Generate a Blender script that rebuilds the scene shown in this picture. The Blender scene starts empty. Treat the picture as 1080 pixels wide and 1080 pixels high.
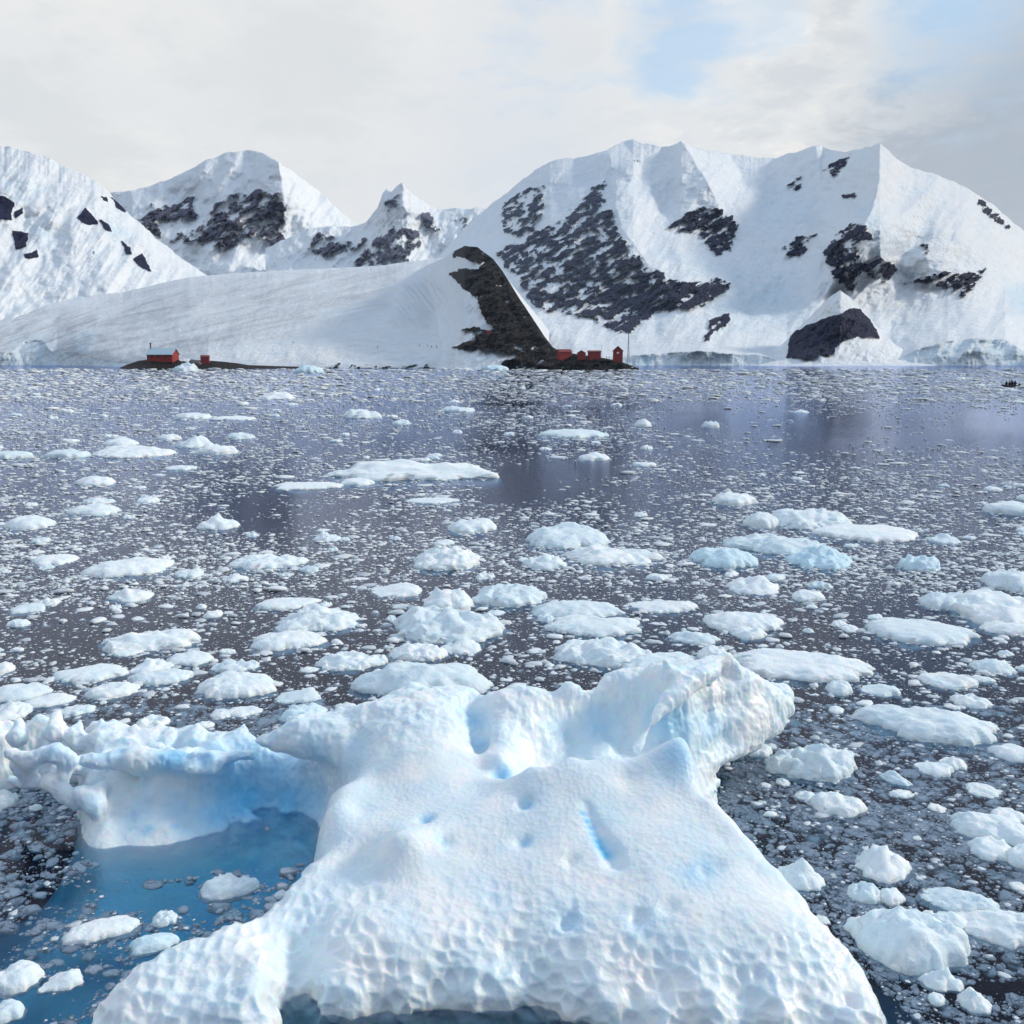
import bpy, bmesh, math, random
import numpy as np
from mathutils import Vector, Matrix

R = math.radians
rng = np.random.default_rng(7)
random.seed(7)
scene = bpy.context.scene
COL = scene.collection

# ------------------------------------------------------------------ camera
F_PX = 1037.0
PITCH = math.atan((540 - 378) / F_PX)
CAM_H = 8.0
cam = bpy.data.cameras.new('camera')
cam.sensor_width = 36.0
cam.lens = 36.0 * F_PX / 1080.0
cam.clip_start = 0.3
cam.clip_end = 40000
camo = bpy.data.objects.new('camera', cam)
COL.objects.link(camo)
camo.location = (0, 0, CAM_H)
camo.rotation_euler = (math.pi / 2 - PITCH, 0, 0)
scene.camera = camo
cP, sP = math.cos(PITCH), math.sin(PITCH)


def ray(px, py):
    a = (np.asarray(px, float) - 540) / F_PX
    b = (540 - np.asarray(py, float)) / F_PX
    return a, cP + b * sP, -sP + b * cP


def atz(px, py, z=0.0):
    dx, dy, dz = ray(px, py)
    t = (z - CAM_H) / dz
    return dx * t, dy * t, z + 0 * t


def aty(px, py, Y):
    dx, dy, dz = ray(px, py)
    t = Y / dy
    return dx * t, Y + 0 * t, CAM_H + dz * t


def project(x, y, z):
    zz = z - CAM_H
    depth = y * cP - zz * sP
    up = y * sP + zz * cP
    return 540 + F_PX * x / depth, 540 - F_PX * up / depth


# ------------------------------------------------------------------ noise
def _hash(ix, iy, iz, seed):
    h = (ix.astype(np.int64) * 374761393 + iy.astype(np.int64) * 668265263 + iz.astype(np.int64) * 2147483647 + seed * 144665) & 0xFFFFFFFF
    h = ((h ^ (h >> 13)) * 1274126177) & 0xFFFFFFFF
    h = ((h ^ (h >> 15)) * 2246822519) & 0xFFFFFFFF
    return (h ^ (h >> 16)) & 0xFFFFFFFF


def perlin(x, y, z=0.0, seed=0):
    x, y, z = np.broadcast_arrays(np.asarray(x, float), np.asarray(y, float), np.asarray(z, float))
    xi, yi, zi = np.floor(x), np.floor(y), np.floor(z)
    fx, fy, fz = x - xi, y - yi, z - zi
    u, v, w = [t * t * t * (t * (t * 6 - 15) + 10) for t in (fx, fy, fz)]

    def g(dx, dy, dz):
        h = _hash(xi + dx, yi + dy, zi + dz, seed)
        a = (h & 1023) * (2 * np.pi / 1024)
        c = ((h >> 10) & 1023) * (2.0 / 1023) - 1
        s = np.sqrt(np.maximum(0, 1 - c * c))
        return s * np.cos(a) * (fx - dx) + s * np.sin(a) * (fy - dy) + c * (fz - dz)

    def lerp(a, b, t):
        return a + (b - a) * t
    x00 = lerp(g(0, 0, 0), g(1, 0, 0), u); x10 = lerp(g(0, 1, 0), g(1, 1, 0), u)
    x01 = lerp(g(0, 0, 1), g(1, 0, 1), u); x11 = lerp(g(0, 1, 1), g(1, 1, 1), u)
    return 1.5 * lerp(lerp(x00, x10, v), lerp(x01, x11, v), w)


def fbm(x, y, z=0.0, octv=4, seed=0, gain=0.5):
    t, a, n, f = 0, 1.0, 0, 1.0
    for i in range(octv):
        t = t + a * perlin(np.asarray(x) * f, np.asarray(y) * f, np.asarray(z) * f, seed + i * 17)
        n += a; a *= gain; f *= 2.03
    return t / n


def ridged(x, y, z=0.0, octv=4, seed=0):
    t, a, n, f = 0, 1.0, 0, 1.0
    for i in range(octv):
        t = t + a * (1 - np.abs(perlin(np.asarray(x) * f, np.asarray(y) * f, np.asarray(z) * f, seed + i * 17)) * 1.6)
        n += a; a *= 0.5; f *= 2.03
    return t / n


def sstep(a, b, x):
    t = np.clip((x - a) / (b - a), 0, 1)
    return t * t * (3 - 2 * t)


def worley(P, size, seed, jitter=0.9):
    """distance to the nearest and second nearest feature point, in cells"""
    Q = P / size
    ci = np.floor(Q)
    f1 = np.full(len(P), 9.0); f2 = np.full(len(P), 9.0)
    for dx in (-1, 0, 1):
        for dy in (-1, 0, 1):
            for dz in (-1, 0, 1):
                c = ci + (dx, dy, dz)
                h = _hash(c[:, 0], c[:, 1], c[:, 2], seed)
                o = np.stack([(h & 1023) / 1023.0, ((h >> 10) & 1023) / 1023.0, ((h >> 20) & 1023) / 1023.0], 1)
                d = np.linalg.norm(c + 0.5 + (o - 0.5) * jitter - Q, axis=1)
                f2 = np.minimum(f2, np.maximum(f1, d)); f1 = np.minimum(f1, d)
    return f1, f2


def poly_sd(px, py, poly):
    """signed distance to a polygon, positive inside"""
    P = np.asarray(poly, float); Q = np.roll(P, -1, 0)
    best = np.full(px.shape, 1e9); inside = np.zeros(px.shape, bool)
    for (ax, ay), (bx, by) in zip(P, Q):
        ex, ey = bx - ax, by - ay
        t = np.clip(((px - ax) * ex + (py - ay) * ey) / (ex * ex + ey * ey + 1e-9), 0, 1)
        best = np.minimum(best, np.hypot(px - ax - t * ex, py - ay - t * ey))
        c = ((ay > py) != (by > py)) & (px < (bx - ax) * (py - ay) / (by - ay + 1e-12) + ax)
        inside ^= c
    return np.where(inside, best, -best)


# ------------------------------------------------------------------ mesh helpers
def mesh_np(name, V, faces, smooth=True):
    """faces: (n,3) or (n,4) int array, or a list of such arrays"""
    if isinstance(faces, np.ndarray):
        faces = [faces]
    me = bpy.data.meshes.new(name)
    V = np.ascontiguousarray(V, np.float32)
    nl = sum(f.size for f in faces); nf = sum(len(f) for f in faces)
    me.vertices.add(len(V)); me.vertices.foreach_set('co', V.ravel())
    me.loops.add(nl); me.polygons.add(nf)
    me.loops.foreach_set('vertex_index', np.concatenate([f.ravel() for f in faces]).astype(np.int32))
    tot = np.concatenate([np.full(len(f), f.shape[1]) for f in faces]).astype(np.int32)
    st = np.concatenate([[0], np.cumsum(tot)[:-1]]).astype(np.int32)
    me.polygons.foreach_set('loop_start', st)
    try:
        me.polygons.foreach_set('loop_total', tot)
    except Exception:
        pass
    me.polygons.foreach_set('use_smooth', np.full(nf, bool(smooth)))
    me.update(calc_edges=True)
    me.validate()
    return me


def attr(me, name, val):
    a = me.attributes.new(name, 'FLOAT', 'POINT')
    a.data.foreach_set('value', np.ascontiguousarray(val, np.float32).ravel())


def link(name, me, m=None, parent=None, loc=None):
    o = bpy.data.objects.new(name, me)
    COL.objects.link(o)
    if m is not None and me is not None:
        me.materials.clear(); me.materials.append(m)
    if parent is not None:
        o.parent = parent
    if loc is not None:
        o.location = loc
    return o


def tag(o, label=None, cat=None, group=None, kind=None):
    for k, v in (('label', label), ('category', cat), ('group', group), ('kind', kind)):
        if v:
            o[k] = v
    return o


def empty(name, loc, rz=0):
    o = bpy.data.objects.new(name, None)
    COL.objects.link(o)
    o.location = loc; o.rotation_euler = (0, 0, rz)
    o.empty_display_size = 0.5
    return o


def bm_obj(name, bm, m, parent=None, smooth=False, loc=None):
    me = bpy.data.meshes.new(name)
    bmesh.ops.recalc_face_normals(bm, faces=bm.faces)
    bm.to_mesh(me); bm.free()
    if smooth:
        me.polygons.foreach_set('use_smooth', np.full(len(me.polygons), True))
    return link(name, me, m, parent, loc)


def bm_box(bm, c, s, bevel=0.0):
    r = bmesh.ops.create_cube(bm, size=1.0, matrix=Matrix.Translation(c) @ Matrix.Diagonal((s[0], s[1], s[2], 1)))
    if bevel:
        es = list({e for v in r['verts'] for e in v.link_edges})
        bmesh.ops.bevel(bm, geom=es, offset=bevel, segments=2, affect='EDGES', profile=0.6)


def bm_bar(bm, a, b, r, n=6):
    a, b = Vector(a), Vector(b)
    d = b - a
    m = Matrix.Translation((a + b) / 2) @ d.to_track_quat('Z', 'Y').to_matrix().to_4x4()
    bmesh.ops.create_cone(bm, cap_ends=True, segments=n, radius1=r, radius2=r, depth=d.length, matrix=m)


def ico(level):
    bm = bmesh.new()
    bmesh.ops.create_icosphere(bm, subdivisions=level, radius=1.0)
    V = np.array([v.co[:] for v in bm.verts]); Fc = np.array([[v.index for v in f.verts] for f in bm.faces])
    bm.free()
    return V, Fc


def grid_faces(nr, nc, base=0):
    i = np.arange(nr - 1)[:, None] * nc + np.arange(nc - 1)[None]
    i = i.ravel() + base
    return np.stack([i, i + 1, i + nc + 1, i + nc], 1)


# ------------------------------------------------------------------ materials
class NT:
    def __init__(self, name, vol=False):
        self.m = bpy.data.materials.new(name); self.m.use_nodes = True
        self.t = self.m.node_tree; self.t.nodes.clear()
        self.out = self.n('ShaderNodeOutputMaterial')

    def n(self, typ, ins=None, **kw):
        nd = self.t.nodes.new(typ)
        for k, v in kw.items():
            setattr(nd, k, v)
        for k, v in (ins or {}).items():
            if hasattr(v, 'is_linked'):
                self.t.links.new(v, nd.inputs[k])
            else:
                nd.inputs[k].default_value = v
        return nd

    def l(self, a, b):
        self.t.links.new(a, b)

    def attr(self, name):
        return self.n('ShaderNodeAttribute', attribute_name=name).outputs['Fac']

    def ramp(self, fac, a, b, lo=0.0, hi=1.0):
        nd = self.n('ShaderNodeMapRange', {'Value': fac, 'From Min': a, 'From Max': b, 'To Min': lo, 'To Max': hi}, interpolation_type='SMOOTHSTEP')
        return nd.outputs[0]

    def mix(self, fac, a, b, blend='MIX'):
        nd = self.n('ShaderNodeMix', data_type='RGBA', blend_type=blend)
        for sock, v in ((nd.inputs['Factor'], fac), (nd.inputs[6], a), (nd.inputs[7], b)):
            if hasattr(v, 'is_linked'):
                self.t.links.new(v, sock)
            else:
                sock.default_value = v if not isinstance(v, tuple) or len(v) == 4 else (*v, 1)
        return nd.outputs[2]

    def math(self, op, a, b=0.0, c=0.0):
        nd = self.n('ShaderNodeMath', operation=op)
        for i, v in enumerate((a, b, c)):
            if hasattr(v, 'is_linked'):
                self.t.links.new(v, nd.inputs[i])
            else:
                nd.inputs[i].default_value = v
        return nd.outputs[0]

    def noise(self, scale, detail=4, rough=0.55, vec=None, dist=0.0):
        nd = self.n('ShaderNodeTexNoise', {'Scale': scale, 'Detail': detail, 'Roughness': rough, 'Distortion': dist})
        if vec is not None:
            self.l(vec, nd.inputs['Vector'])
        return nd.outputs['Fac']

    def pos(self):
        return self.n('ShaderNodeNewGeometry').outputs['Position']

    def bump(self, h, strength=1.0, dist=1.0, normal=None):
        nd = self.n('ShaderNodeBump', {'Height': h, 'Strength': strength, 'Distance': dist})
        if normal is not None:
            self.l(normal, nd.inputs['Normal'])
        return nd.outputs['Normal']

    def principled(self, **ins):
        nd = self.n('ShaderNodeBsdfPrincipled')
        for k, v in ins.items():
            k = k.replace('_', ' ')
            if hasattr(v, 'is_linked'):
                self.l(v, nd.inputs[k])
            else:
                nd.inputs[k].default_value = (*v, 1) if isinstance(v, tuple) and len(v) == 3 and nd.inputs[k].type == 'RGBA' else v
        self.l(nd.outputs[0], self.out.inputs['Surface'])
        return nd


def plain(name, col, rough=0.6, var=0.15, scale=8.0, metal=0.0):
    k = NT(name)
    n = k.noise(scale, 5, 0.6, k.n('ShaderNodeTexCoord').outputs['Object'])
    c = k.mix(n, tuple(x * (1 - var) for x in col), tuple(min(1, x * (1 + var)) for x in col))
    k.principled(Base_Color=c, Roughness=rough, Metallic=metal, Normal=k.bump(n, 0.3, 0.01))
    return k.m


def mat_berg():
    k = NT('glacier ice')
    p = k.pos()
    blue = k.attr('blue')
    n1 = k.noise(1.3, 4, 0.55, p)
    n2 = k.noise(24, 4, 0.65, p)
    base = k.mix(k.ramp(n1, 0.35, 0.7), (0.74, 0.855, 0.925), (0.90, 0.925, 0.935))
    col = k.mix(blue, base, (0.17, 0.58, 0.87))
    # small melt scallops and grain
    wv = k.n('ShaderNodeTexNoise', {'Scale': 1.1, 'Detail': 2.0}); k.l(p, wv.inputs['Vector'])
    warp = k.n('ShaderNodeVectorMath', {0: p}, operation='ADD')
    sc = k.n('ShaderNodeVectorMath', {0: wv.outputs['Color'], 1: (0.35, 0.35, 0.35)}, operation='MULTIPLY')
    k.l(sc.outputs[0], warp.inputs[1])
    vo = k.n('ShaderNodeTexVoronoi', {'Scale': 13.0, 'Randomness': 1.0, 'Smoothness': 0.25}, feature='SMOOTH_F1')
    k.l(warp.outputs[0], vo.inputs['Vector'])
    d2 = k.math('POWER', vo.outputs['Distance'], 1.6)
    scal = k.math('MULTIPLY', d2, k.attr('scallop'))
    nb = k.bump(scal, 0.40, 0.025)
    nb = k.bump(n2, 0.10, 0.015, nb)
    nb = k.bump(k.noise(90, 2, 0.6, p), 0.08, 0.005, nb)
    b = k.principled(Base_Color=col, Roughness=k.ramp(n2, 0.3, 0.7, 0.24, 0.5), IOR=1.31, Normal=nb,
                     Subsurface_Weight=0.85, Subsurface_Radius=(0.10, 0.32, 0.55), Subsurface_Scale=0.22)
    b.inputs['Specular IOR Level'].default_value = 0.5
    return k.m


def mat_floe():
    k = NT('floe ice')
    tc = k.n('ShaderNodeTexCoord').outputs['Object']
    p = k.pos()
    oi = k.n('ShaderNodeObjectInfo')
    n1 = k.noise(2.2, 4, 0.6, p)
    n2 = k.noise(14, 5, 0.65, p)
    base = k.mix(k.ramp(n1, 0.3, 0.7), (0.76, 0.865, 0.915), (0.90, 0.925, 0.93))
    base = k.mix(k.math('MULTIPLY', k.math('POWER', oi.outputs['Random'], 2.0), 0.55), base, (0.56, 0.72, 0.80))
    blue = k.mix(k.math('MULTIPLY', k.attr('blue'), k.ramp(n1, 0.25, 0.65, 0.55, 1.0)), base, (0.40, 0.70, 0.86))
    nb = k.bump(k.noise(3.0, 5, 0.6, p), 0.5, 0.12)
    nb = k.bump(n2, 0.4, 0.03, nb)
    b = k.principled(Base_Color=blue, Roughness=0.5, IOR=1.31, Normal=nb,
                     Subsurface_Weight=0.5, Subsurface_Radius=(0.08, 0.2, 0.3), Subsurface_Scale=0.35)
    b.inputs['Specular IOR Level'].default_value = 0.3
    return k.m


def mat_brash():
    k = NT('brash ice')
    p = k.pos()
    tone = k.attr('tone')
    n1 = k.noise(9, 4, 0.6, p)
    c = k.mix(tone, (0.24, 0.285, 0.34), (0.88, 0.915, 0.93))
    c = k.mix(k.ramp(n1, 0.3, 0.7, 0.0, 0.35), c, (0.66, 0.80, 0.88))
    b = k.principled(Base_Color=c, Roughness=0.42, IOR=1.31, Normal=k.bump(n1, 0.45, 0.05))
    b.inputs['Specular IOR Level'].default_value = 0.4
    return k.m


def mat_water():
    k = NT('sea water')
    p = k.pos()
    mp = k.n('ShaderNodeMapping', {'Vector': p, 'Scale': (1.0, 1.6, 1.0)})
    a = k.noise(1.1, 4, 0.6, mp.outputs[0])
    b = k.noise(7.0, 4, 0.62, mp.outputs[0])
    c = k.noise(0.012, 3, 0.5, p)
    calm = k.ramp(c, 0.42, 0.62, 0.25, 1.0)
    h = k.math('ADD', k.math('MULTIPLY', a, 0.7), k.math('MULTIPLY', b, 0.3))
    nb = k.bump(h, 1.0, 0.05)
    nb_n = k.n('ShaderNodeBump', {'Height': h, 'Distance': 0.045})
    k.l(calm, nb_n.inputs['Strength'])
    nb = nb_n.outputs['Normal']
    fr = k.n('ShaderNodeFresnel', {'IOR': 1.27}); k.l(nb, fr.inputs['Normal'])
    gl = k.n('ShaderNodeBsdfGlossy', {'Color': (0.72, 0.78, 1.0, 1), 'Roughness': 0.05}); k.l(nb, gl.inputs['Normal'])
    tr = k.n('ShaderNodeBsdfTransparent', {'Color': (0.97, 0.98, 1, 1)})
    mx = k.n('ShaderNodeMixShader')
    k.l(fr.outputs[0], mx.inputs[0]); k.l(tr.outputs[0], mx.inputs[1]); k.l(gl.outputs[0], mx.inputs[2])
    k.l(mx.outputs[0], k.out.inputs['Surface'])
    va = k.n('ShaderNodeVolumeAbsorption', {'Color': (0.0, 0.775, 0.915, 1), 'Density': 0.85})
    k.l(va.outputs[0], k.out.inputs['Volume'])
    return k.m


def mat_snow(name, rock_a, rock_b, snow=(0.86, 0.885, 0.91), nscale=1.0):
    k = NT(name)
    p = k.pos()
    n1 = k.noise(0.02 * nscale, 6, 0.6, p)
    n2 = k.noise(0.16 * nscale, 6, 0.65, p)
    n3 = k.noise(0.05 * nscale, 7, 0.7, p, 0.6)
    s = k.mix(k.ramp(n1, 0.35, 0.7, 0.0, 0.6), snow, (0.76, 0.85, 0.92))
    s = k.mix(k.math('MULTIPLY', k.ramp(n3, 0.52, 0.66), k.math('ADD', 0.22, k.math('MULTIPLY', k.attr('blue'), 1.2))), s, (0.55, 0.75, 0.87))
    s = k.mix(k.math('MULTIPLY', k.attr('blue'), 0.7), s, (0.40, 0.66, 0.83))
    s = k.mix(k.attr('dirt'), s, (0.33, 0.34, 0.38))
    r = k.mix(k.ramp(n2, 0.35, 0.68), rock_a, rock_b)
    rk = k.ramp(k.math('ADD', k.attr('rock'), k.math('MULTIPLY', k.math('SUBTRACT', n2, 0.5), 0.5)), 0.44, 0.56)
    col = k.mix(rk, s, r)
    nb = k.bump(n3, 0.75, 11.0 / nscale)
    nb = k.bump(n2, 0.5, 2.0 / nscale, nb)
    n4 = k.noise(0.09 * nscale, 6, 0.7, p, 1.2)
    nbr = k.n('ShaderNodeBump', {'Height': n4, 'Distance': 16.0 / nscale}); k.l(rk, nbr.inputs['Strength']); k.l(nb, nbr.inputs['Normal']); nb = nbr.outputs[0]
    k.principled(Base_Color=col, Roughness=0.75, Normal=nb, Specular_IOR_Level=0.2)
    return k.m


M_BERG, M_FLOE, M_BRASH, M_WATER = mat_berg(), mat_floe(), mat_brash(), mat_water()
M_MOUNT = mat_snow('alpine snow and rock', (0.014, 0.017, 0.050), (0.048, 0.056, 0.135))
M_FARMT = mat_snow('far snow and rock', (0.12, 0.125, 0.19), (0.25, 0.25, 0.33))  # rock kept pale: the haze of distance is put into its colour
M_HILL = mat_snow('peninsula snow and rock', (0.006, 0.005, 0.004), (0.06, 0.044, 0.033), nscale=2.5)
M_DOME = mat_snow('glacier snow', (0.03, 0.028, 0.026), (0.08, 0.07, 0.065), snow=(0.83, 0.85, 0.87), nscale=1.5)
M_RED = plain('red painted boards', (0.30, 0.028, 0.018), 0.6, 0.2, 1.5)
M_REDROOF = plain('dark red sheet roof', (0.20, 0.025, 0.02), 0.5, 0.2, 1.0)
M_BLUEROOF = plain('pale blue snowy roof', (0.50, 0.66, 0.75), 0.5, 0.15, 0.7)
M_DARK = plain('dark timber', (0.04, 0.035, 0.035), 0.7)
M_STEEL = plain('galvanised steel', (0.24, 0.25, 0.28), 0.5, 0.1, 2, 0.4)
M_RUBBER = plain('black rubber fabric', (0.016, 0.016, 0.018), 0.55)
M_WHITE = plain('white paint', (0.75, 0.75, 0.74), 0.5)
M_CLOTH = [plain('dark parka cloth', (0.02, 0.02, 0.026), 0.9), plain('dark red parka cloth', (0.06, 0.012, 0.012), 0.9), plain('navy parka cloth', (0.015, 0.02, 0.05), 0.9)]
M_SKIN = plain('skin', (0.45, 0.29, 0.22), 0.6)
# ------------------------------------------------------------------ terrain
def base_px(d, z=-1.0):
    return float(project(0.0, d, z)[1])


TERR = {}


def relief(name, mat, sky, d0, d1, step=1.0, nv=200, amp=60.0, nf=0.02, rocks=(), exp=1.0, jag=1.5, cliff=None, spurs=(),
           blues=(), dirts=(), seed=1, streak=1.95, edge=5.0, back=400.0, rib=14.0, crev=0.0, caves=()):
    sky = np.asarray(sky, float)
    cols = np.arange(sky[0, 0], sky[-1, 0] + 0.01, step)
    sy = np.interp(cols, sky[:, 0], sky[:, 1])
    jg = jag * fbm(cols * 0.09, 0.3, seed, 4, seed) * sstep(0, 25, 388 - sy)
    D0 = np.interp(cols, *np.asarray(d0, float).T) if isinstance(d0, (list, tuple)) else np.full(len(cols), float(d0))
    D1 = np.interp(cols, *np.asarray(d1, float).T) if isinstance(d1, (list, tuple)) else np.full(len(cols), float(d1))
    by = project(0.0, D0, -1.0 + 0 * D0)[1]
    sy = np.minimum(sy, by - 0.4)
    v = np.linspace(0, 1, nv)[:, None]
    PX = np.broadcast_to(cols[None], (nv, len(cols))).copy()
    PY = by[None] + (sy - by)[None] * v + jg[None] * v ** 7
    vc = np.zeros(len(cols))
    if cliff is not None:
        ch = 1.35 * np.interp(cols, *np.asarray(cliff, float).T) * (1 + 0.22 * fbm(cols * 0.014, 3.1, 0, 2, seed + 5))
        vc = np.clip(ch / (by - sy), 0, 0.9)
    g = np.clip((v - vc[None]) / (1 - vc[None]), 0, 1) ** exp
    D = D0[None] + (D1 - D0)[None] * g
    w = sstep(0.0, 0.15, v) * (1 - 0.5 * sstep(0.85, 1, v))
    # diagonal gullies and broad swells
    a, b = PX * nf, PY * nf
    D = D + amp * w * (1.1 * fbm(a, b * 1.1, 1.7, 4, seed) - 0.55 * (ridged(a * 1.6 + b * 0.9, b * 0.8, 5.0, 4, seed + 3) - 0.5))
    for line, h, wl, wr in spurs:
        L = np.asarray(line, float)
        lx = np.interp(PY, L[:, 1], L[:, 0])
        dx = PX - lx + 4 * fbm(PX * 0.03, PY * 0.05, 8, 3, seed + 9)
        t = np.where(dx < 0, 1 + dx / wl, 1 - dx / wr)
        fade = sstep(L[0, 1] - 25, L[0, 1] + 6, PY) * (1 - sstep(L[-1, 1] - 90, L[-1, 1] + 10, PY))
        D = D - h * np.clip(t, 0, 1) * fade
    if crev:
        D = D + crev * w * fbm(PX * 0.075, PY * 0.22, 2.0, 5, seed + 31)
    cv = (1 - sstep(0.9, 1.05, v / np.maximum(vc[None], 1e-4))) if cliff is not None else 0 * PX
    D = D + (26 * np.clip(v / np.maximum(vc[None], 1e-4), 0, 1) * sstep(0, .06, vc[None])) + cv * 7 * fbm(PX * 0.13, PY * 0.07, 4.0, 4, seed + 41)
    # rock: polygons broken up by diagonal streaks of snow
    rot = 1.05
    sx = PX * math.cos(rot) + PY * math.sin(rot); sz = -PX * math.sin(rot) + PY * math.cos(rot)
    fine = 0.62 * fbm(sx * 0.19, sz * 0.055, 2.2, 6, seed + 11, .66) + 0.45 * fbm(PX * 0.10, PY * 0.12, 6.0, 6, seed + 13, .65)
    gul = sstep(.72, .92, ridged(sx * .17 + .5 * fine, sz * .035, 4.4, 3, seed + 19))
    rock = np.zeros(PX.shape)
    for poly, cov in rocks:
        sd = poly_sd(PX, PY, poly)
        sd = sd + edge * 1.6 * fbm(PX * .06, PY * .07, 3.3, 4, seed + 15)
        m = (.22 + .62 * cov) * sstep(-edge * 0.7, edge, sd) - .55 * gul * (1.15 - cov) + streak * fine * sstep(-edge * 1.6, edge * 0.5, sd)
        rock = np.maximum(rock, np.where(sd < -edge * 1.6, 0, m))
    rk = sstep(0.42, 0.58, rock)
    D = D - rib * (rk * (0.5 + 1.3 * fine + 1.1 * (ridged(sx * .10, sz * .045, 7.7, 4, seed + 17) - .5))) * w
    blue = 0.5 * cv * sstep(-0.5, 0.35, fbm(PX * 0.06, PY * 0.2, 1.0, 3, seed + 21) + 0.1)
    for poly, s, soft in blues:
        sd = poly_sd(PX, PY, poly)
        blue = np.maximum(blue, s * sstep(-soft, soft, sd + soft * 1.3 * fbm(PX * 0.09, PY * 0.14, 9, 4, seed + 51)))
    dirt = np.zeros(PX.shape)
    for poly, s, soft, ang, fr in dirts:
        sd = poly_sd(PX, PY, poly)
        la = PX * math.cos(ang) + PY * math.sin(ang); lb = -PX * math.sin(ang) + PY * math.cos(ang)
        lines = 0.45 + 0.9 * fbm(la * 0.012 * fr, lb * 0.16 * fr, 0.5, 5, seed + 61) + 0.5 * sstep(0.25, 0.5, ridged(la * 0.01 * fr, lb * 0.09 * fr, 2, 2, seed + 62) - 0.45)
        dirt = np.maximum(dirt, s * sstep(-soft, soft, sd) * np.clip(lines, 0, 1.4))
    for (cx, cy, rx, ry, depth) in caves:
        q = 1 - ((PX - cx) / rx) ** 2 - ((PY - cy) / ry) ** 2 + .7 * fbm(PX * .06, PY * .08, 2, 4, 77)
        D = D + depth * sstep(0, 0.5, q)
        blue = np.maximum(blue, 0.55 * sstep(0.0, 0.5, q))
    X, Y, Z = aty(PX, PY, D)
    zt = Z[-1]
    rows = [np.stack([X, Y, Z], -1)]
    for k, (f, drop) in enumerate(((0.03, 0.02), (0.12, 0.10), (0.4, 0.45), (0.8, 0.85), (1.0, 1.0))):
        yy = Y[-1] + back * f
        rows.append(np.stack([X[-1] * yy / Y[-1], yy, zt - (zt + 3) * drop], -1)[None])
    V = np.concatenate(rows, 0)
    nr, nc = V.shape[:2]
    me = mesh_np(name, V.reshape(-1, 3), grid_faces(nr, nc)[:, ::1])
    pad = lambda A: np.concatenate([A, np.repeat(A[-1:], nr - nv, 0)], 0)
    attr(me, 'rock', pad(rock)); attr(me, 'blue', pad(blue)); attr(me, 'dirt', pad(dirt))
    o = link(name, me, mat)
    o['kind'] = 'structure'
    TERR[name] = (cols, by, sy, D, nv)
    return o


def on_terrain(name, px, py):
    """the point of a slope seen at px, py"""
    cols, by, sy, D, nv = TERR[name]
    i = int(np.clip(np.searchsorted(cols, px), 0, len(cols) - 1))
    t = np.clip((py - by[i]) / (sy[i] - by[i]), 0, 1) * (nv - 1)
    d = float(np.interp(t, np.arange(nv), D[:, i]))
    return Vector([float(c) for c in aty(px, py, d)])


# left mountain, nearer and in full shade
relief('snow_mountain', M_MOUNT,
       [(-260, 120), (-120, 140), (-40, 148), (0, 154), (20, 157), (40, 163), (60, 171), (80, 180), (100, 192), (115, 203), (125, 215),
        (140, 228), (155, 243), (175, 260), (195, 275), (215, 288), (240, 302), (275, 318), (320, 340)],
       1350, 2400, 1.0, 220, 110, 0.014, jag=5, seed=3, exp=0.9, crev=7, edge=2.6, rib=10, streak=0.8,
       rocks=[([(-20, 205), (6, 206), (15, 214), (12, 226), (14, 233), (-8, 232)], 1), ([(14, 223), (24, 218), (26, 226), (15, 233)], 1),
              ([(11, 241), (30, 246), (29, 262), (16, 263)], 1), ([(24, 267), (40, 263), (42, 272), (26, 274)], 1),
              ([(82, 229), (90, 217), (105, 236), (92, 238)], 1), ([(104, 205), (113, 206), (116, 215), (108, 213)], 1),
              ([(117, 208), (128, 213), (133, 225), (123, 220)], 1), ([(104, 231), (113, 236), (120, 246), (110, 241)], .9),
              ([(129, 255), (138, 261), (140, 268), (132, 268)], 1), ([(139, 273), (150, 267), (163, 289), (150, 284)], 1),
              ([(96, 265), (103, 264), (99, 268)], 1), ([(111, 281), (117, 282), (113, 286)], .9)],
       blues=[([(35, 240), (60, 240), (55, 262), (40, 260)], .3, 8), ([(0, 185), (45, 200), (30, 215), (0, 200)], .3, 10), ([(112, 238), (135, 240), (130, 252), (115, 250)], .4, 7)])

# the range behind it, haze put into its pale rock
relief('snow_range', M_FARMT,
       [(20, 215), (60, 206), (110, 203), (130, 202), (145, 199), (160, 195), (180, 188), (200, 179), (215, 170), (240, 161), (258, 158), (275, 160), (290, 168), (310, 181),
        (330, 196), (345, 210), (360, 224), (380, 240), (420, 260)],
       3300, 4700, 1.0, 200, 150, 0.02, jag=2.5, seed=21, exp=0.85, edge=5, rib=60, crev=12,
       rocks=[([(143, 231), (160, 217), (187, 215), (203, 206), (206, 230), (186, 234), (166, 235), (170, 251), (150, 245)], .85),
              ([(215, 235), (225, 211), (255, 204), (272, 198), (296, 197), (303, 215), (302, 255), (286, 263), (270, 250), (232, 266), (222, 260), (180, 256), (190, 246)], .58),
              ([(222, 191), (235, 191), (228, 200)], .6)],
       spurs=[([(292, 170), (300, 210), (304, 250)], 260, 30, 40)])

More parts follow.
